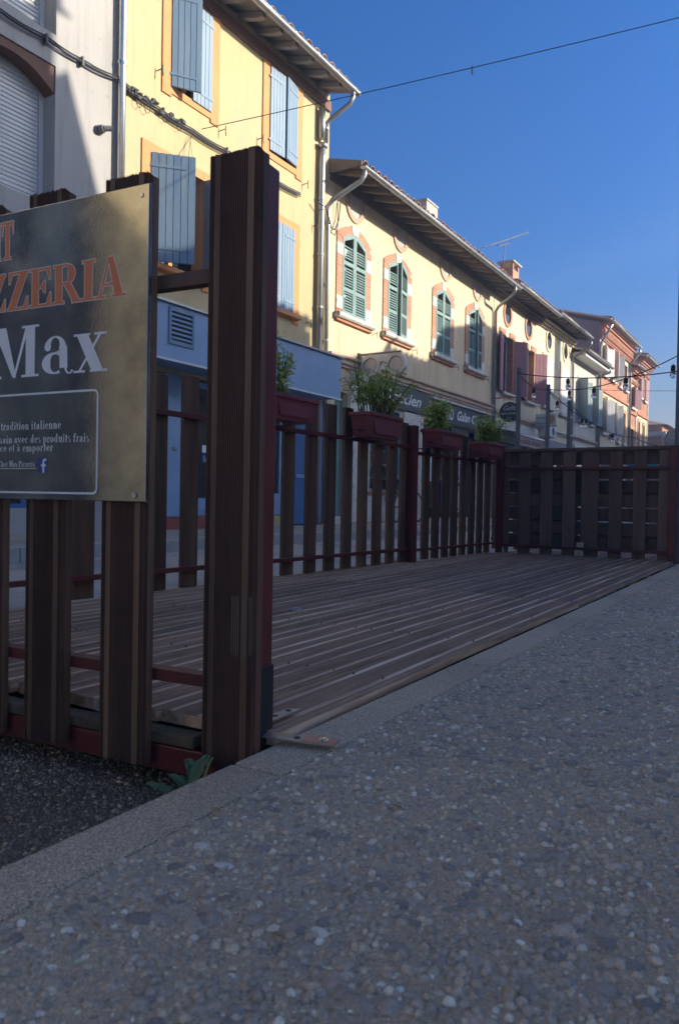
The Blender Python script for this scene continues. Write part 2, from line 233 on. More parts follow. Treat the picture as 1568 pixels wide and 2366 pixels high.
# ---------------- helpers ----------------
ORG = {}
def tag(o, label=None, cat=None, group=None, kind=None):
    if label: o['label'] = label
    if cat: o['category'] = cat
    if group: o['group'] = group
    if kind: o['kind'] = kind
    return o
def thing(name, label, cat, loc=(0,0,0), rotz=0, group=None, local=False):
    o = bpy.data.objects.new(name, None); COL.objects.link(o); o.location = loc; o.rotation_euler = (0,0,rotz); o.empty_display_size = .1
    ORG[o.name] = (0,0,0) if local else tuple(loc)
    return tag(o, label, cat, group)
class MB:
    def __init__(s): s.v = []; s.f = []
    def add(s, vs, fs):
        n = len(s.v); s.v += [tuple(p) for p in vs]; s.f += [tuple(n+i for i in q) for q in fs]; return s
    def box(s, x0, x1, y0, y1, z0, z1):
        if x0 > x1: x0, x1 = x1, x0
        if y0 > y1: y0, y1 = y1, y0
        if z0 > z1: z0, z1 = z1, z0
        return s.add([(x0,y0,z0),(x1,y0,z0),(x1,y1,z0),(x0,y1,z0),(x0,y0,z1),(x1,y0,z1),(x1,y1,z1),(x0,y1,z1)],
            [(0,3,2,1),(4,5,6,7),(0,1,5,4),(1,2,6,5),(2,3,7,6),(3,0,4,7)])
    def prism(s, pts, ax, a0, a1):   # pts in the two other axes, in order (y,z),(x,z),(x,y)
        def mk(p, a): return (a,p[0],p[1]) if ax == 0 else (p[0],a,p[1]) if ax == 1 else (p[0],p[1],a)
        n = len(pts); return s.add([mk(p,a0) for p in pts]+[mk(p,a1) for p in pts],
            [tuple(range(n)), tuple(range(2*n-1,n-1,-1))]+[(i,(i+1)%n,n+(i+1)%n,n+i) for i in range(n)])
    def quad(s, a, b, c, d): return s.add([a,b,c,d], [(0,1,2,3)])
    def tube(s, pts, r, n=8, r2=None):
        pts = [Vector(p) for p in pts]; k = len(pts); vs = []; fs = []; prev = None
        for i, p in enumerate(pts):
            d = (pts[min(i+1,k-1)]-pts[max(i-1,0)]).normalized()
            if prev is None: a = d.orthogonal().normalized()
            else: a = (prev - d*prev.dot(d)).normalized()
            prev = a; b = d.cross(a); rr = r if r2 is None else r+(r2-r)*i/(k-1)
            vs += [tuple(p+a*rr*cos(2*pi*j/n)+b*rr*sin(2*pi*j/n)) for j in range(n)]
        for i in range(k-1): fs += [(i*n+j, i*n+(j+1)%n, (i+1)*n+(j+1)%n, (i+1)*n+j) for j in range(n)]
        fs += [tuple(range(n-1,-1,-1)), tuple((k-1)*n+j for j in range(n))]
        return s.add(vs, fs)
    def ball(s, c, r, n=8, m=5, sc=(1,1,1)):
        vs = [(c[0],c[1],c[2]-r*sc[2])]
        for i in range(1, m):
            a = -pi/2+pi*i/m
            vs += [(c[0]+r*sc[0]*cos(a)*cos(2*pi*j/n), c[1]+r*sc[1]*cos(a)*sin(2*pi*j/n), c[2]+r*sc[2]*sin(a)) for j in range(n)]
        vs.append((c[0],c[1],c[2]+r*sc[2])); fs = [(0,1+(j+1)%n,1+j) for j in range(n)]
        for i in range(m-2): fs += [(1+i*n+j,1+i*n+(j+1)%n,1+(i+1)*n+(j+1)%n,1+(i+1)*n+j) for j in range(n)]
        e = len(vs)-1; fs += [(e,1+(m-2)*n+j,1+(m-2)*n+(j+1)%n) for j in range(n)]
        return s.add(vs, fs)
    def xf(s, fn, start=0): s.v[start:] = [tuple(fn(p)) for p in s.v[start:]]; return s
    def build(s, name, mat, parent=None, smooth=False, bevel=0, fix=True, label=None, kind=None):
        o = ORG.get(parent.name, (0,0,0)) if parent else (0,0,0)
        me = bpy.data.meshes.new(name); me.from_pydata([(p[0]-o[0],p[1]-o[1],p[2]-o[2]) for p in s.v], [], s.f)
        if fix:
            bm = bmesh.new(); bm.from_mesh(me); bmesh.ops.recalc_face_normals(bm, faces=bm.faces); bm.to_mesh(me); bm.free()
        me.materials.append(M[mat] if isinstance(mat, str) else mat)
        if smooth: me.polygons.foreach_set('use_smooth', [True]*len(me.polygons))
        ob = bpy.data.objects.new(name, me); COL.objects.link(ob)
        if parent: ob.parent = parent; ORG[ob.name] = o
        if bevel:
            b = ob.modifiers.new('bevel', 'BEVEL'); b.width = bevel; b.segments = 2; b.limit_method = 'ANGLE'
        return tag(ob, label=label, kind=kind)
def bx(name, mat, parent, *a, **k): return MB().box(*a).build(name, mat, parent, **k)
def inst(o, loc, parent, rot=None, scale=None):      # another copy of a part, sharing its mesh
    c = o.copy(); COL.objects.link(c); c.parent = parent; c.location = loc
    if rot: c.rotation_euler = rot
    if scale: c.scale = scale
    ORG[c.name] = ORG.get(parent.name, (0,0,0)); return c
def copy_tree(o, parent=None):
    c = o.copy(); COL.objects.link(c); c.parent = parent
    for ch in list(o.children): copy_tree(ch, c)
    return c

def np_mesh(name, V, F, mat, smooth=True):
    me = bpy.data.meshes.new(name); n = len(F); k = F.shape[1]
    me.vertices.add(len(V)); me.vertices.foreach_set('co', V.astype(np.float32).ravel())
    me.loops.add(n*k); me.loops.foreach_set('vertex_index', F.astype(np.int32).ravel())
    me.polygons.add(n); me.polygons.foreach_set('loop_start', np.arange(0, n*k, k, dtype=np.int32))
    me.update(calc_edges=True)
    me.polygons.foreach_set('use_smooth', np.full(n, smooth)); me.materials.append(M[mat]); me.validate()
    o = bpy.data.objects.new(name, me); COL.objects.link(o); return o
def pebbles(name, n, xr, yr, z, smin, smax, power, mat, label, elong=1.6, hgt=.35, sink=.25, keep=None):
    xs = rng.uniform(*xr, n); ys = rng.uniform(*yr, n)
    if keep is not None: k = keep(xs, ys); xs, ys = xs[k], ys[k]
    n = len(xs); s = smin+(smax-smin)*rng.random(n)**power
    e = rng.uniform(1, elong, n); a = rng.uniform(0, pi, n); h = s*rng.uniform(.6, 1.3, n)*hgt
    m = 7; ang = np.arange(m)*2*pi/m
    rings = [(1.0, -.15), (.86, .55), (.5, .92)]
    base = [(r*np.cos(ang), r*np.sin(ang), np.full(m, zz)) for r, zz in rings]
    bxv = np.concatenate([b[0] for b in base]+[[0]]); byv = np.concatenate([b[1] for b in base]+[[0]]); bz = np.concatenate([b[2] for b in base]+[[1.]])
    jit = 1+rng.uniform(-.16, .16, (n, len(bxv)))
    X = bxv[None]*s[:,None]*.5*e[:,None]*jit; Y = byv[None]*s[:,None]*.5*jit
    ca, sa = np.cos(a)[:,None], np.sin(a)[:,None]
    VX = xs[:,None]+X*ca-Y*sa; VY = ys[:,None]+X*sa+Y*ca; VZ = z-sink*h[:,None]+bz[None]*h[:,None]
    V = np.stack([VX, VY, VZ], -1).reshape(-1, 3); nv = len(bxv)
    fs = []
    for r in range(2):
        for j in range(m):
            p, q = r*m+j, r*m+(j+1)%m; fs += [(p, q, q+m), (p, q+m, p+m)]
    fs += [(2*m+j, 2*m+(j+1)%m, 3*m) for j in range(m)]
    F = (np.array(fs)[None]+np.arange(n)[:,None,None]*nv).reshape(-1, 3)
    o = np_mesh(name, V, F, mat); return tag(o, label, None, None, 'stuff')

# ================= SETTING =================
def struct(o): return tag(o, kind='structure')
bed = struct(MB().box(-400,400,-400,600,-.6,-.20).build('ground', 'asphalt_far'))
struct(MB().box(-5.70,-.83,-40,140,-.19,-.13).build('road', 'asphalt_far'))
struct(MB().box(-2.7,-.832,-6,1.5,-.129,-.126).build('road_edge', 'road_near'))
struct(MB().box(-.7185,9.0,-40,140,-.19,0).build('pavement', 'pavement_mat'))
struct(MB().box(-7.6,-5.82,-40,140,-.19,0).build('far_pavement', 'far_pave'))
kb = struct(bpy.data.objects.new('kerb', None)); COL.objects.link(kb); ORG['kerb'] = (0,0,0)
k0 = MB().box(-.829,-.7235,.002,.998,-.185,.0).build('kerb_stone', 'kerb_mat', kb, bevel=.006)
for i, y in enumerate([-3,-2,-1,1]+list(range(2,40))): inst(k0, (0,y+.0,0), kb)
fk = struct(bpy.data.objects.new('far_kerb', None)); COL.objects.link(fk); ORG['far_kerb'] = (0,0,0)
k1 = MB().box(-5.82,-5.70,.004,.996,-.185,.004).build('kerb_stone', 'concrete', fk, bevel=.01)
for y in list(range(-3,0))+list(range(1,46)): inst(k1, (0,y,0), fk)
# flat setts crossing the pavement
for (a, b) in [(-.72,-.60),(-.585,-.475),(-.46,-.34),(-.325,-.20),(-.185,-.06),(-.045,.08),(.095,.22)]:
    sp = MB().box(a,b,3.0,3.15,-.01,.004).build('paving_sett', 'kerb_mat', None, bevel=.003); tag(sp, kind='structure')
pebbles('pavement_pebbles', 36000, (-.72,.42), (-.05,3.3), 0, .0035, .013, 1.7, 'pebble_mat', 'small grey pebbles bedded in the pavement surface', hgt=.5, sink=.3, keep=lambda x,y: x < .10-.08*y+.2)
pebbles('large_pavement_pebbles', 4200, (-.70,.40), (-.05,3.6), 0, .009, .028, 2.0, 'stone_mat', 'larger rounded pebbles showing in the pavement surface', hgt=.24, sink=.35)
pebbles('far_pavement_pebbles', 9000, (-.72,.1), (3.16,7.5), 0, .006, .016, 1.5, 'pebble_mat', 'pebbles standing out of the pavement beside the far end of the deck', hgt=.4)
pebbles('road_chippings', 16000, (-1.9,-.835), (.35,1.35), -.126, .003, .010, 1.8, 'chip_mat', 'dark stone chippings in the road surface in front of the deck', hgt=.5)

# ================= BUILDINGS =================
FXW = -7.6
def wall(parent, y0, y1, z0, z1, holes, mat, X=FXW, th=.45, sgn=1, name='wall'):
    ys = sorted({y0,y1}|{v for h in holes for v in h[:2]}); zs = sorted({z0,z1}|{v for h in holes for v in h[2:]})
    b = MB(); xb = X-sgn*th
    for i in range(len(ys)-1):
        for j in range(len(zs)-1):
            yc, zc = (ys[i]+ys[i+1])/2, (zs[j]+zs[j+1])/2
            if any(h[0] < yc < h[1] and h[2] < zc < h[3] for h in holes): continue
            b.quad((X,ys[i],zs[j]),(X,ys[i+1],zs[j]),(X,ys[i+1],zs[j+1]),(X,ys[i],zs[j+1]))
    for h in holes:
        a,c,d,e = h
        b.quad((X,a,d),(xb,a,d),(xb,a,e),(X,a,e)); b.quad((X,c,d),(X,c,e),(xb,c,e),(xb,c,d))
        b.quad((X,a,e),(xb,a,e),(xb,c,e),(X,c,e)); b.quad((X,a,d),(X,c,d),(xb,c,d),(xb,a,d))
    return b.build(name, mat, parent, fix=False)
def shell(parent, y0, y1, z1, mat, X=FXW, sgn=1, depth=8):   # side and rear walls
    xr = X-sgn*depth; b = MB()
    pk = z1+.28*depth/2
    for y in (y0+.001, y1-.001):
        b.add([(X,y,-.15),(xr,y,-.15),(xr,y,z1),((X+xr)/2,y,pk),(X,y,z1)], [(0,1,2,3,4)])
    b.quad((xr,y0,-.15),(xr,y1,-.15),(xr,y1,z1),(xr,y0,z1))
    return b.build('side_wall', mat, parent, fix=False)
def roof(parent, y0, y1, ze, xe, X=FXW, sgn=1, depth=8, rmat='rafter_wood', smat='soffit_wood', rsp=.5, rw=.09, rh=.10, tsp=.24, tiles=True, rafters=True, gutter=True, gr=.062, gz=None, slope=.28, both=True):
    """sloping roof with overhanging eave at X=xe, bottom edge height ze; rafters, tile row and gutter"""
    xm = X-sgn*depth/2; zr = ze+slope*abs(xe-xm); b = MB()
    xo = xe
    b.prism([(xo,ze),(xm,zr),(2*xm-xo,ze),(2*xm-xo,ze+.04),(xm,zr+.04),(xo,ze+.04)], 1, y0, y1)
    rf = b.build('roof', smat, parent)
    # corrugated tile field
    ny = int((y1-y0)/.06); ysn = np.linspace(y0, y1, ny+1); vs = []; fs = []
    for i, y in enumerate(ysn):
        h = .035*abs(sin(pi*(y-y0)/tsp))
        vs += [(xo+sgn*.02, y, ze+.05+h), (xm, y, zr+.05+h), (2*xm-xo, y, ze+.05+h)]
    for i in range(ny): fs += [(3*i,3*i+3,3*i+4,3*i+1),(3*i+1,3*i+4,3*i+5,3*i+2)]
    MB().add(vs, fs).build('tile_field', 'roof_tile', rf, fix=False)
    if tiles:
        n = 6; tv = []; L = .34
        for k, (xx, zz, rr) in enumerate([(sgn*.045,.0,.095),(-sgn*L,slope*L,.075)]):
            tv += [(xx, rr*cos(pi*j/n), zz+rr*sin(pi*j/n)*.95) for j in range(n+1)]
            tv += [(xx, (rr-.018)*cos(pi*j/n), zz+(rr-.018)*sin(pi*j/n)*.95) for j in range(n+1)]
        m_ = n+1; tf = []
        for j in range(n):
            tf += [(j,j+1,2*m_+j+1,2*m_+j),(m_+j,3*m_+j,3*m_+j+1,m_+j+1),(j,m_+j,m_+j+1,j+1)]
        t0 = None
        nt_ = int((y1-y0)/tsp)
        for k in range(nt_):
            y = y0+(k+.5)*tsp; o = ORG[parent.name]; loc = (xo-o[0]+random.uniform(-.012,.012), y-o[1]+random.uniform(-.012,.012), ze+.055-o[2]+random.uniform(-.006,.008)); rt = (random.uniform(-.05,.05), 0, random.uniform(-.06,.06))
            if t0 is None:
                me = MB().add(tv, tf); t0 = me.build('roof_tile', 'roof_tile', None); t0.parent = rf; t0.location = loc; t0.rotation_euler = rt
            else: inst(t0, loc, rf, rt)
    if rafters:
        x1 = xe-sgn*.03; r0_ = None; y = y0+rsp*.4; o = ORG[parent.name]
        while y < y1-.05:
            if r0_ is None:
                yy = y; bb = MB(); xi = X-sgn*.1; zi = ze+slope*abs(xi-xe)
                bb.prism([(x1,ze-.004),(x1,ze-rh*.75),(x1-sgn*.12,ze+slope*.12-rh),(xi,zi-rh),(xi,zi-.004)], 1, yy-rw/2, yy+rw/2)
                r0_ = bb.build('rafter', rmat, parent)
            else: inst(r0_, (0, y-yy+random.uniform(-.03,.03), random.uniform(-.006,.0)), parent)
            y += rsp
    if gutter:
        gx = xe+sgn*.055; zz = gz if gz is not None else ze+.02; n = 8
        b = MB(); pr = [(gx+gr*cos(a), zz+gr*sin(a)) for a in [pi+pi*j/n for j in range(n+1)]]
        pr2 = [(gx+(gr-.006)*cos(a), zz+(gr-.006)*sin(a)) for a in [2*pi-pi*j/n for j in range(n+1)]]
        ring = pr+pr2; m_ = len(ring)
        b.add([(p[0],y0-.03,p[1]) for p in ring]+[(p[0],y1+.03,p[1]) for p in ring], [(i,(i+1)%m_,m_+(i+1)%m_,m_+i) for i in range(m_)])
        for ye in (y0-.03, y1+.03): b.add([(p[0],ye,p[1]) for p in pr], [tuple(range(len(pr)))])
        b.tube([(gx+sgn*gr, y0-.03, zz+.004),(gx+sgn*gr, y1+.03, zz+.004)], .008, 6)
        g = b.build('gutter', 'zinc', parent, smooth=True)
        y = y0+.35; g0 = None
        while y < y1:
            if g0 is None:
                bb = MB(); rr = gr+.005; ring = [(gx+rr*cos(a), zz+rr*sin(a)) for a in [pi+pi*j/n for j in range(n+1)]]
                for j in range(n):
                    p, q = ring[j], ring[j+1]; bb.quad((p[0],y-.012,p[1]),(q[0],y-.012,q[1]),(q[0],y+.012,q[1]),(p[0],y+.012,p[1]))
                bb.quad((gx-sgn*gr,y-.035,zz-.03),(gx-sgn*gr,y+.035,zz-.03),(xe-sgn*.05,y+.035,ze+.02),(xe-sgn*.05,y-.035,ze+.02))
                g0 = bb.build('gutter_bracket', 'zinc', g, fix=False); yb = y
            else: inst(g0, (0, y-yb, 0), g)
            y += .62+random.uniform(-.1,.1)
    return rf
def plank_leaf(parent, w_, h, z0, hinge_y, side, ang, mat, n=5, X=FXW, th=.03, straps=True, sgn=1):
    """board shutter leaf; hinge at hinge_y; side=+1 extends towards +Y when closed; ang = opened out of the wall plane"""
    a = radians(ang)
    def T(p): return (X+sgn*(.012+p[0]*sin(a)+p[1]*cos(a)), hinge_y+side*(p[0]*cos(a)-p[1]*sin(a)), z0+p[2])
    g = MB().box(0,w_,-.004,.0,.0,h).xf(T).build('shutter', mat, parent)
    pw = w_/n
    for i in range(n): MB().box(i*pw+.004,(i+1)*pw-.004,.001,th,0,h).xf(T).build('plank', mat, g)
    if straps:
        for zz in (.12*h, .88*h):
            MB().box(-.03,w_*.8,th+.001,th+.007,zz-.018,zz+.018).xf(T).build('strap_hinge', mat, g)
    return g
def archz(y, ya, yb, zs, rise):
    u = (y-(ya+yb)/2)/((yb-ya)/2); return zs+rise*(1-u*u)
def louvre_leaf(parent, ya, yb, z0, zs, rise, wy0, wy1, mat, X=FXW, ang=0, hinge=None):
    b = MB(); x0, x1 = X-.01, X+.03; fw = .055
    def ztop(y): return archz(y, wy0, wy1, zs, rise)
    n = 6
    for (p, q) in ((ya,ya+fw),(yb-fw,yb)): b.prism([(p,z0),(q,z0),(q,ztop(q)),(p,ztop(p))], 0, x0, x1)
    yy = [ya+fw+(yb-ya-2*fw)*i/n for i in range(n+1)]
    b.prism([(yy[0],ztop(yy[0])-.07)]+[(yy[-1],ztop(yy[-1])-.07)]+[(y,ztop(y)) for y in reversed(yy)], 0, x0, x1)
    hh = zs-z0; zr = [z0, z0+hh*.33, z0+hh*.68]
    for k, zz in enumerate(zr): b.box(x0,x1,ya+fw,yb-fw,zz,zz+(.10 if k == 0 else .075))
    l = MB(); z = z0+.12; top = min(ztop(ya), ztop(yb))-.09
    while z < top:
        if not any(zz-.03 < z < zz+.085 for zz in zr[1:]):
            l.add([(x0+.002,ya+fw,z+.036),(x0+.002,yb-fw,z+.036),(x1-.003,yb-fw,z),(x1-.003,ya+fw,z),(x0+.002,ya+fw,z+.046),(x0+.002,yb-fw,z+.046),(x1-.003,yb-fw,z+.01),(x1-.003,ya+fw,z+.01)],
                [(0,1,2,3),(4,7,6,5),(0,4,5,1),(3,2,6,7),(0,3,7,4),(1,5,6,2)])
        z += .052
    if ang:
        a = radians(ang); s = -1 if hinge > (ya+yb)/2 else 1
        def T(p):
            d = (p[1]-hinge)*s; e = p[0]-X
            return (X+d*sin(a)+e*cos(a), hinge+s*d*cos(a)-s*e*sin(a), p[2])
        b.xf(T); l.xf(T)
    f = b.build('shutter', mat, parent); l.build('louvres', mat, f, kind='stuff'); return f
def window(parent, ya, yb, za, zb, fmat='white_paint', X=FXW, rec=.2, mull=1, sgn=1, glass='dark_glass', bars=0):
    x = X-sgn*rec; b = MB(); t_ = .05
    b.box(x,x+sgn*.05,ya,ya+t_,za,zb).box(x,x+sgn*.05,yb-t_,yb,za,zb).box(x,x+sgn*.05,ya+t_,yb-t_,za,za+t_).box(x,x+sgn*.05,ya+t_,yb-t_,zb-t_,zb)
    for i in range(mull):
        c = ya+(yb-ya)*(i+1)/(mull+1); b.box(x+sgn*.002,x+sgn*.056,c-.035,c+.035,za+t_,zb-t_)
    for i in range(bars):
        c = za+(zb-za)*(i+1)/(bars+1); b.box(x+sgn*.004,x+sgn*.045,ya+t_,yb-t_,c-.015,c+.015)
    f = b.build('window', fmat, parent); MB().box(x+sgn*.012,x+sgn*.018,ya+.01,yb-.01,za+.01,zb-.01).build('pane', glass, f); return f
def hook(parent, y, z, X=FXW):
    MB().tube([(X,y,z),(X+.09,y,z),(X+.10,y,z-.10)], .008, 6).tube([(X+.09,y,z),(X+.095,y,z+.05)], .007, 6).build('shutter_stay', 'iron', parent)
def pipe(parent, pts, r=.05, mat='zinc', name='downpipe', rings=()):
    p = MB().tube(pts, r, 12).build(name, mat, parent, smooth=True)
    for (x,y,z) in rings: MB().tube([(x,y,z-.02),(x,y,z+.02)], r+.008, 12).build('pipe_collar', mat, p)
    return p

# --- grey building at the left ---
g = thing('grey_house', 'grey rendered house at the left edge with white roller shutters', 'house', (FXW,2,0))
holes = [(4.57,5.73,3.88,5.52),(4.57,5.73,5.88,7.15),(2.2,3.4,3.88,5.45),(2.2,3.4,5.88,7.15),(4.2,6.0,.3,2.7)]
wall(g, -3.9, 6.66, -.15, 8.6, holes, 'grey_stucco'); shell(g, -3.9, 6.66, 8.6, 'grey_stucco')
roof(g, -3.9, 6.66, 8.55, -7.0, rsp=.6)
for (ya,yb,za,zb,ar) in ((4.57,5.73,3.88,5.52,1),(4.57,5.73,5.88,7.15,0),(2.2,3.4,3.88,5.45,1),(2.2,3.4,5.88,7.15,0)):
    rs = MB().box(-7.86,-7.845,ya,yb,za,zb).build('roller_shutter', 'roller', g)
    l = MB(); z = za+.02
    while z < zb-.05: l.prism([(-7.844,z),(-7.832,z+.008),(-7.832,z+.036),(-7.844,z+.044)], 1, ya+.07, yb-.07); z += .052
    l.build('slats', 'roller', rs, kind='stuff')
    bx('guide_rail', 'roller', rs, -7.844,-7.815,ya,ya+.06,za,zb); bx('guide_rail', 'roller', rs, -7.844,-7.815,yb-.06,yb,za,zb)
    if ar:   # brick-red arched lintel filling the top of the opening
        n = 10; zs = zb-.30
        pts = [(ya,zb+.004),(yb,zb+.004)]; arc = [(ya+(yb-ya)*i/n, archz(ya+(yb-ya)*i/n, ya, yb, zs-.02, .22)) for i in range(n+1)]
        MB().prism([(ya+.001,zb)]+arc+[(yb-.001,zb)], 0, -7.80, -7.62).build('arched_lintel', 'brown_board', g)
MB().tube([(-7.6,6.36,5.04),(-7.57,6.36,5.04)],.06,12).tube([(-7.57,6.36,5.04),(-7.52,6.38,5.05)],.05,10).tube([(-7.52,6.38,5.05),(-7.49,6.42,5.06),(-7.46,6.46,5.07)],.034,10).build('wall_lamp', 'soffit_grey', g)
window(g, 4.2, 6.0, .3, 2.7, 'deep_blue', rec=.1, mull=2, glass='shop_glass')
pipe(g, [(-7.0,6.66,8.45),(-7.1,6.66,8.3),(-7.52,6.67,8.1),(-7.53,6.67,7.9),(-7.53,6.67,0.02)], .052, 'galvanised', rings=[(-7.53,6.67,6.0),(-7.53,6.67,4.0),(-7.53,6.67,2.)])

# --- yellow house ---
y = thing('yellow_house', 'yellow house with orange window frames and pale blue board shutters', 'house', (FXW,6.67,0))
WA=(7.6,8.41,6.18,7.6); WB=(9.83,10.6,6.18,7.6); WC=(7.25,8.28,3.66,5.12); WD=(9.8,10.57,3.66,5.12)
wall(y, 6.67, 11.66, -.15, 7.95, [WA,WB,WC,WD,(7.0,11.5,.18,2.2)], 'yellow_stucco'); shell(y, 6.67, 11.66, 7.95, 'yellow_stucco')
roof(y, 6.67, 11.68, 7.85, -7.08, rmat='rafter_grey', smat='soffit_grey', rsp=.44, gr=.065, gz=7.85)
bx('eave_board', 'brown_board', y, -7.598,-7.55,6.7,11.64,7.62,7.80)
for k, (ya,yb,za,zb) in enumerate((WA,WB,WC,WD)):
    b = MB(); x0, x1 = FXW+.001, FXW+.022; q = .175; top = zb+.13
    b.box(x0,x1,ya-q,ya,za-.15,top).box(x0,x1,yb,yb+q,za-.15,top).box(x0,x1-.002,ya,yb,zb,top-.001).box(x0,x1-.002,ya,yb,za-.10,za)
    b.build('window_surround', 'orange_paint', y)
window(y, *WA, 'orange_paint', rec=.18); window(y, *WC, 'orange_paint', rec=.18, bars=2); window(y, *WB, 'orange_paint', rec=.18); window(y, *WD, 'orange_paint', rec=.18)
plank_leaf(y, .42, 1.40, 6.17, 7.6, 1, 35, 'blue_shutter', 5); plank_leaf(y, .40, 1.40, 6.17, 8.41, -1, 0, 'blue_shutter', 5)
plank_leaf(y, .385, 1.36, 6.21, 9.83, 1, 3, 'blue_shutter', 5); plank_leaf(y, .38, 1.36, 6.21, 10.6, -1, 8, 'blue_shutter', 5)
plank_leaf(y, .59, 1.46, 3.66, 7.25, 1, 43, 'blue_shutter', 6); plank_leaf(y, .50, 1.46, 3.66, 8.29, -1, 96, 'blue_shutter', 6)
plank_leaf(y, .385, 1.44, 3.67, 9.8, 1, 2, 'blue_shutter', 5); plank_leaf(y, .38, 1.44, 3.67, 10.57, -1, 2, 'blue_shutter', 5)
for (ya,yb,zz) in ((7.2,8.36,3.66),(9.7,10.72,3.66)): bx('sill', 'orange_paint', y, FXW+.023,FXW+.11,ya,yb,zz-.07,zz-.005)
for (yy,zz) in ((7.36,6.28),(8.66,6.02),(9.58,6.28),(10.86,6.02),(11.02,3.62),(11.2,5.4)): hook(y, yy, zz)
# blue shop front with box fascia
bx('shop_fascia', 'blue_shop', y, FXW+.001,-7.04,6.78,11.33,2.26,2.98, bevel=.008)
MB().prism([(FXW+.001,2.981),(-7.0,2.981),(-7.0,3.01),(FXW+.001,3.20)], 1, 6.74, 11.38).build('fascia_cap', 'zinc', y)
bx('fascia_trim', 'white_paint', y, -7.038,-7.022,6.78,11.34,2.235,2.262)
vn = MB().box(-7.039,-7.020,7.06,7.53,2.46,2.51).box(-7.039,-7.020,7.06,7.53,2.89,2.94).box(-7.039,-7.020,7.06,7.10,2.51,2.89).box(-7.039,-7.020,7.49,7.53,2.51,2.89).build('vent_grille', 'blue_shutter', y)
bx('vent_back', 'black_rubber', vn, -7.0395,-7.036,7.10,7.49,2.51,2.89)
for i in range(6):
    z = 2.53+i*.06; MB().add([(-7.036,7.10,z+.03),(-7.036,7.49,z+.03),(-7.018,7.49,z),(-7.018,7.10,z),(-7.036,7.10,z+.036),(-7.036,7.49,z+.036),(-7.018,7.49,z+.006),(-7.018,7.10,z+.006)],[(0,1,2,3),(4,7,6,5),(0,4,5,1),(3,2,6,7),(0,3,7,4),(1,5,6,2)]).build('vent_slat', 'blue_shutter', vn)
bx('doorstep', 'red_step', y, FXW-.2,FXW+.12,7.4,9.0,.0,.17)
def shop_door(parent, ya, yb, mat, zt=2.16, zb=.19, kick=.45, X=FXW-.03, glass='shop_glass'):
    b = MB(); b.box(X,X+.05,ya,ya+.09,zb,zt).box(X,X+.05,yb-.09,yb,zb,zt).box(X,X+.05,ya+.09,yb-.09,zt-.09,zt).box(X,X+.045,ya+.09,yb-.09,zb,kick)
    d = b.build('shop_door', mat, parent); MB().box(X+.01,X+.02,ya+.085,yb-.085,kick,zt-.085).build('pane', glass, d)
    MB().box(X+.046,X+.054,ya+.15,yb-.15,zb+.06,kick-.06).build('door_panel', mat, d); return d
bx('pilaster', 'blue_shop', y, FXW-.05,FXW+.03,7.55,7.9,.18,2.2, bevel=.004); bx('letterbox', 'zinc', y, FXW+.031,FXW+.045,7.70,7.78,1.12,1.17)
d = shop_door(y, 7.92, 8.78, 'blue_shop')
bx('notice_sticker', 'letter_white', d, FXW-.0095,FXW-.007,8.36,8.47,1.13,1.24); bx('wheelchair_sticker', 'logo_blue', d, FXW-.0095,FXW-.007,8.355,8.465,.98,1.10)
MB().tube([(FXW-.004,8.40,1.085),(FXW-.004,8.402,1.045),(FXW-.004,8.43,1.04),(FXW-.004,8.44,1.0)],.006,5).tube([(FXW-.004,8.41+.025*cos(a),1.025+.025*sin(a)) for a in [pi*.6+i*.55 for i in range(8)]],.004,5).build('wheelchair_symbol', 'letter_white', d)
bx('price_card', 'letter_white', d, FXW-.0095,FXW-.005,8.0,8.12,.52,.72)
bx('pilaster', 'blue_shop', y, FXW-.05,FXW+.03,8.8,9.05,.18,2.2, bevel=.004)
d = shop_door(y, 9.07, 10.35, 'blue_shop', kick=.55)
bx('pilaster', 'deep_blue', y, FXW-.02,FXW+.05,10.36,10.62,.0,2.2, bevel=.004)
bx('folded_shutter', 'deep_blue', y, FXW-.02,FXW+.07,10.64,11.12,.02,2.24, bevel=.006); bx('shutter_rail', 'blue_shop', y, FXW+.071,FXW+.09,10.66,11.10,.84,.90)
p = bx('folded_shutter', 'blue_shutter', y, FXW-.02,FXW+.05,11.2,11.655,.02,2.24, bevel=.006)
for (a,b_) in ((.1,.82),(.92,2.15)): bx('shutter_panel', 'blue_shutter', p, FXW+.051,FXW+.062,11.26,11.58,a,b_, bevel=.004)
bx('shop_sill', 'shop_stucco', y, FXW+.001,FXW+.04,6.7,7.52,.0,.45)
# downpipes at its right corner
pipe(y, [(-7.03,11.55,7.82),(-7.03,11.55,7.72),(-7.08,11.53,7.60),(-7.42,11.42,7.36),(-7.50,11.40,7.28),(-7.50,11.40,6.95)], .042, rings=[(-7.5,11.4,7.2)])
pipe(y, [(-7.52,11.29,7.52),(-7.52,11.29,6.98)], .062, name='downpipe_cowl')
pipe(y, [(-7.52,11.33,6.90),(-7.52,11.33,6.83)], .085, name='hopper')
pipe(y, [(-7.52,11.33,6.84),(-7.52,11.32,6.6),(-7.52,11.31,.02)], .058, rings=[(-7.52,11.31,5.9),(-7.52,11.31,4.9),(-7.52,11.31,3.95),(-7.52,11.31,3.0)])

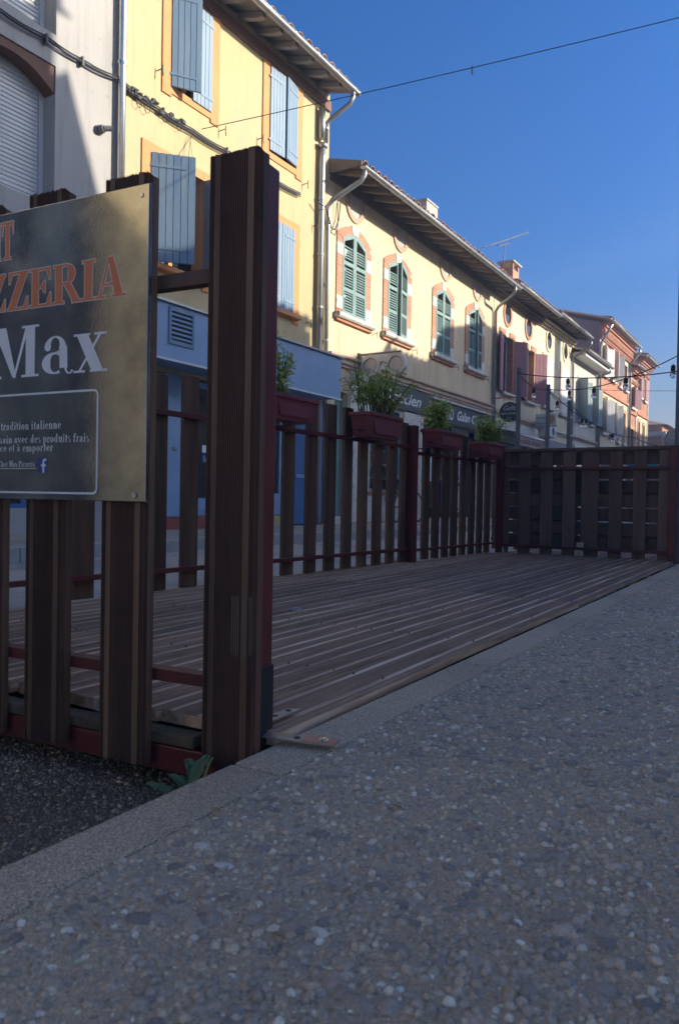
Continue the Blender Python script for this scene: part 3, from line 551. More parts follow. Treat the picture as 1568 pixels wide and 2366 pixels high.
# --- cream optician house ---
c = thing('cream_house', 'cream house with four arched green louvred shutters and optician shop', 'house', (FXW,11.66,0))
W2 = [(12.17,13.08),(14.02,14.93),(16.46,17.35),(18.52,19.49)]
zs, zb2, rise = 5.46, 4.02, .19
hl = [(a,b_,zb2,zs+rise) for a,b_ in W2]+[(12.0,12.5,.12,2.55),(13.38,14.74,.66,2.45),(15.75,20.1,.05,2.4)]
wall(c, 11.66, 20.42, -.15, 6.75, hl, 'cream_stucco'); shell(c, 11.66, 20.42, 6.75, 'cream_stucco')
roof(c, 11.70, 20.45, 6.50, -6.92, rsp=.47, rw=.085, rh=.10, gz=6.50, smat='soffit_wood')
MB().prism([(-7.6,6.52),(-6.9,6.53),(-6.9,6.60),(-7.6,6.80)], 1, 11.665, 11.70).build('eave_end_board', 'rafter_wood', c)
bx('eave_board', 'soffit_wood', c, -7.598,-7.56,11.7,20.4,6.42,6.66)
for k, (a,b_) in enumerate(W2):
    n = 10; q = .20
    arc_in = [(a+(b_-a)*i/n, archz(a+(b_-a)*i/n, a, b_, zs, rise)) for i in range(n+1)]
    arc_out = [(a-q+(b_-a+2*q)*i/n, archz(a-q+(b_-a+2*q)*i/n, a-q, b_+q, zs+.10, rise+.05)) for i in range(n+1)]
    x0, x1 = FXW+.001, FXW+.028
    for rg_ in (range(0,n//2-1), range(n//2+1,n)):
        sr = MB(); ii = list(rg_); i_a, i_b = ii[0], ii[-1]+1
        sr.prism([arc_in[q_] for q_ in range(i_a,i_b+1)]+[arc_out[q_] for q_ in range(i_b,i_a-1,-1)], 0, x0, x1); sr.build('brick_arch', 'brick_trim', c)
    i = n//2
    MB().prism([arc_in[i-1],arc_in[i],arc_in[i+1],(arc_out[i+1][0]+.02,arc_out[i+1][1]+.02),(arc_out[i-1][0]-.02,arc_out[i-1][1]+.02)], 0, x0, x1+.008).build('keystone', 'stone_white', c)
    for s,(p,qq) in ((0,(a-q,a)),(1,(b_,b_+q))):
        segs = [(3.86,4.12,'b'),(4.12,4.36,'w'),(4.36,5.14,'b'),(5.14,5.36,'w'),(5.36,zs+.001,'b')] if s == 0 else [(3.90,4.02,'b'),(4.02,4.32,'w'),(4.32,5.06,'b'),(5.06,5.32,'w'),(5.32,zs+.001,'b')]
        for (z0,z1,t_) in segs:
            i0, i1 = (p, qq) if t_ == 'w' else (p, qq)
            if t_ == 'b':
                pts = [(i0,z0),(i1,z0),(i1,z1),(i0,z1)]
                if z1 > zs: pts = [(i0,z0),(i1,z0),(i1,zs),(i0,zs+.10)]
                MB().prism(pts, 0, x0, x1-.004).build('brick_jamb', 'brick_trim', c)
            else: bx('stone_block', 'stone_white', c, x0,x1+.004,i0,i1,z0,z1, bevel=.004)
    mid = (a+b_)/2
    louvre_leaf(c, a+.005, mid-.003, zb2, zs, rise, a, b_, 'green_shutter')
    louvre_leaf(c, mid+.003, b_-.005, zb2, zs, rise, a, b_, 'green_shutter', ang=(0,9,0,7)[k], hinge=b_)
    MB().prism([(FXW+.001,3.93),(FXW+.10,3.93),(FXW+.13,3.96),(FXW+.13,4.02),(FXW+.001,4.03)], 1, a-.23, b_+.25).build('sill', 'stone_white', c)
    MB().prism([(FXW+.001,3.87),(FXW+.06,3.875),(FXW+.06,3.929),(FXW+.001,3.929)], 1, a-.22, b_+.22).build('brick_undersill', 'brick_trim', c)
    window(c, a, b_, zb2, zs-.02, 'white_paint', rec=.25)
    hook(c, a-.24, 4.02); hook(c, b_+.38, 3.90)
for yy in (12.62,14.57,17.0,19.12):    # brick ringed roundels under the eave
    n = 20; r1, r2 = .34, .24
    b = MB()
    for i in range(n):
        a0, a1 = 2*pi*i/n, 2*pi*(i+1)/n
        b.prism([(yy+r2*cos(a0),6.24+r2*sin(a0)),(yy+r1*cos(a0),6.24+r1*sin(a0)),(yy+r1*cos(a1),6.24+r1*sin(a1)),(yy+r2*cos(a1),6.24+r2*sin(a1))], 0, FXW+.001, FXW+.03)
    b.build('brick_roundel', 'faded_brick', c); MB().prism([(yy+r2*cos(2*pi*i/n),6.24+r2*sin(2*pi*i/n)) for i in range(n)], 0, FXW+.001, FXW+.008).build('roundel_panel', 'shop_stucco', c)
b = MB().box(FXW+.001,FXW+.05,11.7,20.35,3.02,3.08).box(FXW+.001,FXW+.085,11.7,20.35,3.08,3.12).box(FXW+.001,FXW+.06,11.7,20.35,3.12,3.19).box(FXW+.001,FXW+.11,11.7,20.35,3.19,3.23)
b.build('string_course', 'band_brick', c)
def fascia(parent, ya, yb, za, zb, mat, X=FXW+.06): return bx('sign_board', mat, parent, FXW+.001,X,ya,yb,za,zb, bevel=.005)
fo = fascia(c, 13.25, 16.12, 2.48, 2.98, 'charcoal_sign'); fg = fascia(c, 16.62, 20.15, 2.42, 2.92, 'charcoal_sign')
bx('cornice', 'stone_white', c, FXW+.001,FXW+.10,16.2,20.3,2.925,2.97)
bx('pier', 'stone_white', c, FXW+.001,FXW+.03,12.55,13.3,.02,3.0); bx('pier', 'stone_white', c, FXW+.001,FXW+.03,14.86,15.7,.02,2.46)
bx('plinth', 'stone_white', c, FXW+.001,FXW+.022,13.31,14.85,.02,.595)
bx('doorway_back', 'black_rubber', c, FXW-.3,FXW-.28,12.0,12.5,.12,2.55); bx('house_door', 'green_shutter', c, FXW-.2,FXW-.14,12.0,12.5,.12,2.55)
bx('doorstep', 'stone_white', c, FXW-.25,FXW+.05,11.98,12.52,.0,.14)
d = window(c, 13.38, 14.74, .66, 2.45, 'green_shutter', rec=.05, mull=0, glass='clear_glass')
bx('window_back', 'white_paint', c, FXW-.5,FXW-.48,13.3,14.8,.6,2.5); bx('display_floor', 'white_paint', c, FXW-.47,FXW-.08,13.38,14.74,.62,.66)
bx('sill', 'terracotta', c, FXW+.001,FXW+.07,13.3,14.82,.60,.655)
for z in (.66,.95,1.25,1.55,1.85):
    if z > .7: bx('shelf', 'white_paint', c, FXW-.46,FXW-.12,13.39,14.73,z-.02,z)
    for k in range(6):
        yy = 13.5+k*.21+random.uniform(-.04,.04); hh = random.uniform(.06,.18); mt = random.choice(['red_item','item_mix','item_mix','gold','blue_shop','letter_white'])
        MB().box(FXW-.35,FXW-.25,yy,yy+random.uniform(.05,.13),z+.002,z+hh).build('display_item', mt, c, bevel=.01)
# galan entrance
bx('shopfront_back', 'black_rubber', c, FXW-.42,FXW-.40,15.75,20.1,.05,2.4)
bx('shop_pier', 'stone_white', c, FXW-.05,FXW+.02,15.76,15.9,.05,2.4)
gd = bx('entrance_panel', 'charcoal_sign', c, FXW-.1,FXW-.02,17.6,18.75,.06,2.38); bx('shop_pier', 'stone_white', c, FXW-.06,FXW+.01,19.3,19.42,.05,2.4)
window(c, 16.0, 17.5, .3, 2.35, 'charcoal_sign', rec=.1, mull=1, glass='shop_glass'); window(c, 19.45, 20.05, .3, 2.35, 'stone_white', rec=.1, mull=0, glass='shop_glass')
bx('poster', 'letter_white', c, FXW-.05,FXW-.04,16.25,16.5,.95,1.6); bx('poster', 'logo_blue', c, FXW-.05,FXW-.04,17.1,17.3,.4,1.0)
pipe(c, [(-6.88,11.75,6.46),(-6.88,11.75,6.36),(-6.93,11.72,6.26),(-7.45,11.56,5.95),(-7.53,11.54,5.85),(-7.53,11.56,5.7),(-7.53,11.57,.02)], .045, rings=[(-7.53,11.56,5.6),(-7.53,11.57,4.45),(-7.53,11.57,3.4)])
pipe(c, [(-6.88,20.1,6.46),(-6.88,20.1,6.34),(-6.95,20.12,6.25),(-7.45,20.35,6.02),(-7.53,20.38,5.9),(-7.53,20.42,.02)], .045, 'zinc', rings=[(-7.53,20.4,5.5),(-7.53,20.4,4.3)])
ch = thing('brick_chimney', 'weathered plain chimney on the roof of the cream house', 'chimney', (-8.9,17.9,7.2))
MB().box(-8.95,-8.5,17.75,18.45,6.9,8.33).build('stack', 'concrete', ch, bevel=.02); MB().box(-8.97,-8.48,17.73,18.47,8.331,8.39).build('cap', 'concrete', ch, bevel=.02)
ch = thing('capped_chimney', 'small brick chimney with flat cap beside the aerial', 'chimney', (-8.9,24.6,7.2))
b = MB()
for (p,q) in ((-8.85,24.3),(-8.85,24.82),(-8.5,24.3),(-8.5,24.82)): b.box(p,p+.09,q,q+.10,8.32,8.53)
b.box(-8.85,-8.41,24.3,24.92,6.9,8.32); b.build('stack', 'brick_trim', ch); MB().box(-8.92,-8.34,24.15,25.05,8.531,8.58).build('cap', 'concrete', ch)

# --- bakery house ---
k = thing('bakery_house', 'pale yellow house with dusky pink shutters above the bakery', 'house', (FXW,20.45,0))
W3 = [(21.2,22.08,3.74,5.42),(23.4,24.2,3.74,5.42)]
wall(k, 20.46, 24.72, -.15, 6.75, W3+[(20.9,24.3,.1,2.3)], 'ivory_stucco'); shell(k, 20.46, 24.72, 6.75, 'ivory_stucco')
roof(k, 20.47, 24.72, 6.66, -6.95, rsp=.42, rh=.13, gz=6.66, rmat='rafter_wood')
for i, zz in enumerate((6.40,6.47,6.54)): bx('eave_moulding', 'brown_board', k, FXW+.001, FXW+.06+.06*i, 20.5, 24.7, zz, zz+.05)
for (a,b_,za,zb) in W3:
    window(k, a, b_, za, zb, 'white_paint', rec=.22)
    for (p,q) in ((a-.30,a-.001),(b_+.001,b_+.12)): bx('brick_jamb', 'brick_trim', k, FXW+.001,FXW+.02,p,q,za,zb)
    bx('reveal_lining', 'brick_trim', k, FXW-.215,FXW-.003,b_-.012,b_-.002,za+.01,zb-.01)
    for (p,q) in ((a-.32,a+.22),(b_-.32,b_+.18)): bx('brick_lintel', 'brick_trim', k, FXW+.001,FXW+.025,p,q,zb+.002,zb+.17)
    plank_leaf(k, .62, zb-za-.02, za, a-.01, -1, 12, 'pink_shutter', 3)
    plank_leaf(k, .45, zb-za-.02, za, b_+.12, 1, 40, 'pink_shutter', 3)
    bx('sill', 'stone_white', k, FXW+.001,FXW+.12,a-.1,b_+.1,za-.07,za-.003)
def ovals(parent, yy, zc, mat, ry=.37, rz=.40, w_=.11):
    n = 22; b = MB()
    for i in range(n):
        a0, a1 = 2*pi*i/n, 2*pi*(i+1)/n
        b.prism([(yy+(ry-w_)*cos(a0),zc+(rz-w_)*sin(a0)),(yy+ry*cos(a0),zc+rz*sin(a0)),(yy+ry*cos(a1),zc+rz*sin(a1)),(yy+(ry-w_)*cos(a1),zc+(rz-w_)*sin(a1))], 0, FXW+.001, FXW+.03)
    f = b.build('oval_window_frame', mat, parent); MB().prism([(yy+(ry-w_)*cos(2*pi*i/n),zc+(rz-w_)*sin(2*pi*i/n)) for i in range(n)], 0, FXW+.001, FXW+.006).build('pane', 'dark_glass', f)
ovals(k, 21.55, 6.1, 'brick_trim'); ovals(k, 23.55, 6.1, 'brick_trim')
MB().box(FXW+.001,FXW+.05,20.5,24.7,3.0,3.06).box(FXW+.001,FXW+.09,20.5,24.7,3.06,3.16).build('string_course', 'band_brick', k)
bx('sign_board', 'stone_white', k, FXW+.001,FXW+.06,20.6,24.6,2.45,2.9, bevel=.01)
bx('shopfront_back', 'shop_glass', k, FXW-.2,FXW-.18,20.9,24.3,.1,2.3)
aw = MB().tube([(-6.9,20.5,2.42),(-6.9,23.1,2.42)], .045, 10).build('awning_roller', 'white_paint', k, smooth=True)
val = MB().box(-6.91,-6.90,20.5,23.1,2.14,2.40).build('awning_valance', 'pink_valance', k)
MB().prism([(FXW+.001,2.62),(-6.9,2.465),(-6.9,2.475),(FXW+.001,2.64)], 1, 20.5, 23.1).build('awning_canvas', 'soffit_grey', k)
# --- ivory house ---
k2 = thing('ivory_house', 'ivory rendered house with white closed shutters and oval attic windows', 'house', (FXW,24.73,0))
W4 = [(25.28,26.28,3.86,5.48),(27.45,28.42,3.82,5.52)]
wall(k2, 24.73, 28.85, -.15, 6.75, W4+[(25.3,28.4,.1,2.3)], 'ivory_stucco'); shell(k2, 24.73, 28.85, 6.75, 'ivory_stucco')
roof(k2, 24.73, 29.0, 6.74, -6.95, rsp=.4, rh=.12, gz=6.76, smat='soffit_grey')
for i, zz in enumerate((6.44,6.52,6.60)): bx('eave_moulding', 'ivory_stucco', k2, FXW+.001, FXW+.08+.08*i, 24.75, 28.83, zz, zz+.05)
for (a,b_,za,zb) in W4:
    MB().box(FXW+.001,FXW+.03,a-.16,a,za-.05,zb+.13).box(FXW+.001,FXW+.03,b_,b_+.14,za-.05,zb+.13).box(FXW+.001,FXW+.029,a,b_,zb,zb+.129).build('window_surround', 'ivory_stucco', k2)
    plank_leaf(k2, (b_-a)/2-.005, zb-za, za, a, 1, 0, 'white_paint', 4); plank_leaf(k2, (b_-a)/2-.005, zb-za, za, b_, -1, 0, 'white_paint', 4)
    bx('sill', 'stone_white', k2, FXW+.001,FXW+.12,a-.2,b_+.2,za-.13,za-.052)
    hook(k2, a-.25, za-.08); hook(k2, b_+.3, za-.08)
ovals(k2, 25.82, 6.12, 'ivory_stucco'); ovals(k2, 27.92, 6.12, 'ivory_stucco')
MB().box(FXW+.001,FXW+.05,24.75,28.8,2.95,3.02).box(FXW+.001,FXW+.12,24.75,28.8,3.02,3.08).build('string_course', 'stone_white', k2)
bx('shopfront_back', 'shop_glass', k2, FXW-.2,FXW-.18,25.3,28.4,.1,2.3)
bx('sign_board', 'item_mix', k2, FXW+.001,FXW+.05,25.4,28.3,2.35,2.7)
ac = bx('air_conditioner', 'white_paint', k2, FXW+.002,FXW+.35,25.0,25.8,2.72,3.12-.0, bevel=.015)
MB().tube([(FXW+.352,25.4,2.92),(FXW+.358,25.4,2.92)], .14, 16).build('fan_grille', 'black_rubber', ac)
pipe(k2, [(-6.9,28.9,6.62),(-6.9,28.9,6.5),(-7.0,28.9,6.4),(-7.45,28.83,6.1),(-7.53,28.82,6.0),(-7.53,28.82,.02)], .045, rings=[(-7.53,28.82,5.8)])
# --- low pale house ---
k3 = thing('pale_house', 'low pale house with slate green shutters and white boxed eave', 'house', (FXW,28.86,0))
W5 = [(29.9,30.6,3.80,5.40),(31.75,32.4,3.80,5.35)]
wall(k3, 28.86, 33.0, -.15, 6.2, W5+[(29.3,32.6,.1,2.3)], 'pale_stucco'); shell(k3, 28.86, 33.0, 6.2, 'pale_stucco')
roof(k3, 28.9, 33.2, 6.28, -7.05, rafters=False, smat='white_paint', gz=6.30)
bx('boxed_eave', 'white_paint', k3, FXW+.001,-7.10,28.95,33.1,6.12,6.27)
for (a,b_,za,zb) in W5:
    window(k3, a, b_, za, zb, 'white_paint', rec=.12, bars=1)
    MB().box(FXW+.001,FXW+.03,a-.1,a,za,zb+.12).box(FXW+.001,FXW+.03,b_,b_+.1,za,zb+.12).box(FXW+.001,FXW+.029,a,b_,zb,zb+.119).build('window_surround', 'stone_white', k3)
    plank_leaf(k3, .42, zb-za, za, a-.02, -1, 75, 'slate_shutter', 4); plank_leaf(k3, .55, zb-za, za, b_+.1, 1, 25, 'slate_shutter', 4)
    bx('sill', 'stone_white', k3, FXW+.001,FXW+.12,a-.1,b_+.1,za-.08,za-.003)
MB().box(FXW+.001,FXW+.05,28.9,32.95,2.98,3.04).box(FXW+.001,FXW+.10,28.9,32.95,3.04,3.12).build('string_course', 'band_brick', k3)
bx('shopfront_back', 'shop_glass', k3, FXW-.2,FXW-.18,29.3,32.6,.1,2.3); bx('sign_board', 'white_paint', k3, FXW+.001,FXW+.06,29.4,32.5,2.35,2.8)
pipe(k3, [(-7.0,33.1,6.2),(-7.1,33.05,6.08),(-7.5,32.98,5.95),(-7.53,32.96,5.8),(-7.53,32.95,.02)], .045)
# --- tall brick houses ---
def brickhouse(name, label, y0, y1, zt, wins_up, wins_lo, wmat, upmat, leafmat, dent=True, band=5.45, gut=True, X=FXW):
    h = thing(name, label, 'house', (X,y0,0))
    hs = [(a,b_,za,zb) for (a,b_,za,zb,_) in wins_up+wins_lo]
    wall(h, y0, y1, -.15, band, [q for q in hs if q[3] < band]+[(y0+.8,y1-.8,.1,2.6)], wmat, X=X, name='lower_wall')
    wall(h, y0, y1, band, zt, [q for q in hs if q[3] > band], upmat, X=X, name='upper_wall'); shell(h, y0, y1, zt, 'mauve_render', X=X)
    roof(h, y0-.1, y1+.1, zt+.05, X+.50, rafters=False, smat='white_paint', gz=zt+.02, X=X)
    b = MB()
    for i, (p, zz) in enumerate(((.10,zt-.72),(.14,zt-.66),(.22,zt-.30),(.30,zt-.22),(.38,zt-.12))): b.box(X+.001,X+p,y0,y1,zz,zz+(.05 if i < 2 else .075))
    b.build('cornice', 'terracotta', h)
    if dent:
        yy = y0+.1; d0 = None
        while yy < y1-.1:
            if d0 is None: d0 = bx('dentil', 'brick_trim', h, X+.142,X+.24,yy,yy+.10,zt-.58,zt-.32); y00 = yy
            else: inst(d0, (0,yy-y00,0), h)
            yy += .23
        bx('cornice_backing', 'terracotta', h, X+.001,X+.14,y0,y1,zt-.608,zt-.302)
    bx('string_course', 'terracotta', h, X+.001,X+.08,y0,y1,band,band+.13)
    for (a,b_,za,zb,leaf) in wins_up+wins_lo:
        window(h, a, b_, za, zb, 'white_paint', rec=.2, bars=1, X=X)
        MB().box(X+.001,X+.03,a-.13,a,za,zb+.18).box(X+.001,X+.03,b_,b_+.13,za,zb+.18).box(X+.001,X+.029,a,b_,zb,zb+.179).build('window_surround', 'orange_paint' if zb < band else 'ivory_stucco', h)
        bx('sill', 'stone_white', h, X+.001,X+.13,a-.15,b_+.15,za-.10,za-.003)
        if leaf:
            plank_leaf(h, .48, zb-za, za, a-.02, -1, leaf, leafmat, 3, X=X); plank_leaf(h, .48, zb-za, za, b_+.02, 1, leaf, leafmat, 3, X=X)
    bx('shopfront_back', 'shop_glass', h, X-.2,X-.18,y0+.8,y1-.8,.1,2.6)
    for yy in (y0+.03, y1-.03): bx('quoin_strip', 'stone_white', h, X+.001,X+.035,yy-.14 if yy > y0+1 else yy-.02,yy+.02 if yy > y0+1 else yy+.14,-.1,zt-.73)
    return h
b5 = brickhouse('tall_brick_house', 'tall brick and render house with toothed cornice beyond the pale house', 33.25, 39.75, 8.35,
    [(34.0,34.7,6.2,7.45,30),(35.7,36.4,6.2,7.42,55),(37.35,37.95,6.15,7.42,0),(38.65,39.25,6.15,7.38,0)],
    [(34.0,34.7,3.65,5.15,40),(35.7,36.4,3.6,5.12,50),(37.05,37.65,3.5,5.05,0),(38.5,39.1,3.5,5.0,0)], 'ivory_stucco', 'brick_wall', 'white_paint')
b6a = brickhouse('narrow_brick_house', 'narrow lower brick house between the two taller brick houses', 39.78, 41.95, 7.45,
    [(40.4,41.3,5.5,6.5,35)], [(40.5,41.2,3.3,4.4,0)], 'brick_wall', 'brick_wall', 'pink_shutter', dent=False, band=5.15)
b6 = brickhouse('end_brick_house', 'last brick house of the row with dark red shutters', 41.98, 45.35, 8.3,
    [(42.6,43.15,6.3,7.4,10),(43.95,44.55,6.25,7.5,10)], [(42.5,43.0,3.6,4.95,0),(43.9,44.4,3.5,4.9,0)], 'ivory_stucco', 'brick_wall', 'pink_shutter', dent=False, band=5.3)
pipe(b5, [(-7.08,33.3,8.2),(-7.25,33.3,7.9),(-7.5,33.3,7.5),(-7.53,33.3,7.3),(-7.53,33.3,0)], .05)
pipe(b5, [(-7.08,39.7,8.3),(-7.08,39.7,8.1),(-7.5,39.75,7.6),(-7.51,39.76,7.4),(-7.51,39.76,0)], .06)
# --- far end of the street ---
e1 = thing('corner_house', 'distant house with tiled hip roof closing the street', 'house', (-9.5,58,0))
MB().box(-16,-8.7,58,70,-.1,6.3).build('wall', 'brick_wall', e1)
MB().add([(-16.4,57.6,6.3),(-8.3,57.6,6.3),(-8.3,70.4,6.3),(-16.4,70.4,6.3),(-12.3,62,7.6),(-12.3,66,7.6)],[(0,1,4),(1,2,5,4),(2,3,5),(3,0,4,5)]).build('roof', 'roof_tile', e1)
MB().box(-16,-8.5,57.75,57.99,5.5,5.65).box(-16,-8.4,57.65,57.99,5.65,5.8).build('cornice', 'stone_white', e1)
for a in (-10.6,-9.6): bx('window', 'dark_glass', e1, a,a+.5,57.9,57.99,3.4,4.8)
e2 = thing('sunlit_end_house', 'sunlit ochre house with white cornice far down the street', 'house', (-8,66,0))
MB().box(-8.65,-2,60,72,-.1,5.9).build('wall', 'ivory_stucco', e2)
MB().prism([(-8.9,5.9),(-1.8,5.9),(-5.3,6.9)], 1, 59.6, 72.3).build('roof', 'roof_tile', e2)
MB().box(-8.7,-2,59.8,59.99,5.2,5.35).box(-8.75,-2,59.7,59.99,5.35,5.5).build('cornice', 'stone_white', e2)
for a in (-8.3,-7.3,-6.2): bx('window', 'dark_glass', e2, a,a+.6,59.93,59.99,2.6,4.2)

# --- houses behind the camera on the left and the row across the street (they shade and light the street) ---
def plain_house(name, label, y0, y1, ze, X, sgn, mat, ov=.4, depth=8, shop=True, smat='blue_shutter', tiles=True):
    h = thing(name, label, 'house', (X,y0,0)); hs = []; n = max(1,int((y1-y0)/2.2)); st = (y1-y0)/n
    for fl in range(int((ze-3)/2.6)+1):
        for i in range(n):
            yc = y0+st*(i+.5); za = 3.4+fl*2.7 if fl else 3.4
            if za+1.4 < ze-.3 and (shop or fl): hs.append((yc-.45,yc+.45,za,za+1.4))
    sh = [(y0+.6,y1-.6,.2,2.5)] if y1-y0 > 2 and shop else []
    wall(h, y0, y1, -.15, ze+.05, hs+sh, mat, X=X, sgn=sgn); shell(h, y0, y1, ze+.05, mat, X=X, sgn=sgn, depth=depth)
    for q in hs:
        window(h, *q, 'white_paint', X=X, sgn=sgn, rec=.15)
        for s,yy in ((-1,q[0]),(1,q[1])): bx('shutter', smat, h, X+sgn*.002,X+sgn*.035,min(yy,yy+s*.46),max(yy,yy+s*.46),q[2],q[3])
        bx('sill', 'stone_white', h, X+sgn*.001,X+sgn*.12,q[0]-.05,q[1]+.05,q[2]-.08,q[2]-.003)
    for q in sh: window(h, *q, smat, X=X, sgn=sgn, rec=.08, mull=3, glass='shop_glass')
    roof(h, y0, y1, ze, X+sgn*ov, X=X, sgn=sgn, depth=depth, rafters=False, gutter=False, tiles=tiles, smat='soffit_wood', tsp=.27)
    return h
plain_house('added_dark_house', 'added narrow house behind the viewer on the left, darkened as shade for the sign reflection', -6.95, -3.92, 7.0, FXW, 1, 'shade_render', smat='slate_shutter')  # unseen, added so the sign mirrors a dark wall in place of shade
plain_house('buff_house', 'buff rendered house further behind the viewer on the left side', -13, -6.97, 7.2, FXW, 1, 'yellow_stucco', shop=False)
plain_house('stone_house', 'tan house further back on the left side', -17, -13.02, 7.6, FXW, 1, 'cream_stucco', smat='green_shutter')
OX = 6.5; DY = 7.91; S0 = 5.75        # a wall-shadow point (y, z) is cast by the eave point (y+DY, z+S0)
plain_house('added_slim_house', 'added slim tall tan house across the street, shading the wall the sign mirrors', 1.0, 4.0, 10.8, OX, -1, 'pale_stucco', smat='blue_shutter')  # unseen house added to shade the wall that the sign mirrors
plain_house('added_low_house', 'added low two storey house across the street, low to let sky light in', 4.02, 9.4, 5.3, OX, -1, 'ivory_stucco', smat='green_shutter')  # unseen house, height shaped to let more sky light onto the deck
a = plain_house('tall_grey_house', 'tall grey house across the street opposite the white shuttered house', 9.42, 13.85, 11.95, OX, -1, 'grey_stucco', smat='slate_shutter')
MB().prism([(13.851,-.1),(14.45,-.1),(14.4,9.9),(13.87,11.35)], 0, 6.2, 7.1).build('chimney_buttress', 'brick_wall', a)
plain_house('low_cream_house', 'cream house with low eave across the street from the yellow house', 14.46, 19.3, 9.36, OX, -1, 'cream_stucco')
h = plain_house('shed_house', 'low outbuilding in the gap of the opposite row', 19.32, 22.2, 7.5, OX, -1, 'brick_wall', smat='green_shutter')
MB().prism([(19.5,7.5),(22.19,7.5),(22.19,9.75),(21.4,8.9),(19.8,8.2)], 0, 6.15, 6.45).build('gable', 'brick_wall', h)
plain_house('ochre_house', 'ochre house across the street from the optician', 22.21, 25.55, 9.40, OX, -1, 'ivory_stucco')
h = plain_house('gabled_house', 'gabled house across the street', 27.3, 31.35, 11.05, OX, -1, 'pale_stucco', smat='green_shutter')
MB().prism([(25.2,-.1),(27.29,-.1),(27.29,11.2),(25.2,9.25)], 0, 6.1, 7.0).build('gable_wall', 'pale_stucco', h)
plain_house('long_terrace_house', 'long plain house across the street beyond the gable', 31.37, 45, 10.05, OX, -1, 'cream_stucco')
plain_house('distant_terrace_house', 'far plain house across the street', 45.02, 72, 10.0, OX, -1, 'grey_stucco')
ch = thing('opposite_chimney', 'brick chimney on the roof of the long house across the street', 'chimney', (6.6,35.2,10))
MB().box(6.3,6.85,34.9,35.35,10.1,13.4).build('stack', 'brick_wall', ch); MB().box(6.25,6.9,34.85,35.4,13.401,13.5).build('cap', 'concrete', ch)
plain_house('plaza_house', 'tan house beyond the open corner behind the viewer', -31, -17.1, 7.4, FXW, 1, 'ivory_stucco')

# ================= TIMBER TERRACE =================
ZD = .02                                   # deck surface
def groove_profile(wd, th=.024, g=.0018):
    """cross-section of a grooved deck board; grooved face at v=0, rear at v=th"""
    top = []
    def grooves(a, b, n):
        p = (b-a)/n
        for i in range(n):
            x = a+i*p; top.extend([(x+p*.10,0),(x+p*.28,g),(x+p*.72,g),(x+p*.90,0)])
    top.append((0,.006)); top.append((.003,.0015)); top.append((.0055,0)); grooves(.006, wd*.13, 3); grooves(wd*.235, wd*.745, 13); grooves(wd*.86, wd-.006, 3)
    top += [(wd-.0055,0),(wd-.003,.0015),(wd,.006)]
    return top+[(wd,th),(0,th)]
def groove_mats(ob, pr, mat, segs=1, th=.02):
    n = len(pr); ob.data.materials.append(M[mat]); g = [0 < pr[i][1] < th*.5 and 0 < pr[(i+1)%n][1] < th*.5 or (pr[i][1] != pr[(i+1)%n][1] and max(pr[i][1], pr[(i+1)%n][1]) < th*.5) for i in range(n)]
    for k_ in range(segs):
        for i in range(n):
            if g[i]: ob.data.polygons[2+k_*n+i].material_index = 1
    return ob
def grooved_slat(name, parent, u0, u1, v, z0, z1, mat='dark_wood', ragged=.004, th=.024):
    pr = groove_profile(u1-u0, th); b = MB(); n = len(pr)
    t1 = [z1+random.uniform(-ragged, ragged)*.6-(abs((p[0]/(u1-u0))-.5)**4)*.10*0 for p in pr]
    for i, p in enumerate(pr):
        q = p[0]/(u1-u0)
        if q > .93: t1[i] -= (q-.93)*.12
        if q < .05: t1[i] -= (.05-q)*.06
    vs = [(u0+p[0], v+p[1], z0) for p in pr]+[(u0+p[0], v+p[1], t1[i]) for i, p in enumerate(pr)]
    b.add(vs, [tuple(range(n)), tuple(range(2*n-1,n-1,-1))]+[(i,(i+1)%n,n+(i+1)%n,n+i) for i in range(n)])
    return groove_mats(b.build(name, mat, parent), pr, 'slat_dirt')
# deck boards
dk = thing('timber_deck', 'weathered grooved timber deck beside the kerb', 'deck', (-1.7,3.7,0), local=False)
def deck_board(parent, x0, x1, y0, y1, zt, mat='deck_wood', th=.026):
    pr = groove_profile(x1-x0, th, .003); n = len(pr); b = MB(); dz = random.uniform(-.0025,.0025); tl = random.uniform(-.003,.003)
    ny = max(2, int((y1-y0)/.25)); ys = np.linspace(y0, y1, ny); ph = random.uniform(0,6)
    vs = []
    for yy in ys:
        wv = .0018*sin(yy*2.1+ph)+.001*sin(yy*5+ph*2); sx = .0012*sin(yy*1.7+ph*3)
        vs += [(x0+p[0]+sx, yy, zt+dz+wv+tl*(p[0]/(x1-x0)-.5)-p[1]) for p in pr]
    fs = [tuple(range(n)), tuple((ny-1)*n+i for i in range(n-1,-1,-1))]
    for k_ in range(ny-1): fs += [(k_*n+i, k_*n+(i+1)%n, (k_+1)*n+(i+1)%n, (k_+1)*n+i) for i in range(n)]
    return groove_mats(b.add(vs, fs).build('board', mat, parent), pr, 'deck_dirt', ny-1)
def front_y(x): return 1.149+.1*x+.025+.065       # deck end, parallel to the front fence
xr = -.846; i = 0
while i < 12:
    xa, xb = xr-.1325, xr; ym = 3.435+.0*i
    yf = front_y(xa)+random.uniform(-.008,.008)
    y_end = 6.62 if xa > -2.29 else 6.3 if xa > -2.42 else 4.9
    deck_board(dk, xa, xb, yf, ym-.002, ZD); deck_board(dk, xa, xb, ym+.002, y_end, ZD)
    xr -= .1432; i += 1
sc_ = MB()
for i in range(12):
    for yy in (1.62,2.22,2.82,3.40,3.51,4.12,4.72,5.32,5.92):
        for q in (.024,.108): x_ = -.846-.1432*i-.1325+q; sc_.tube([(x_,yy+random.uniform(-.006,.006),ZD),(x_,yy,ZD+.0024)],.0025,6)
sc_.build('screws', 'iron', dk, kind='stuff')
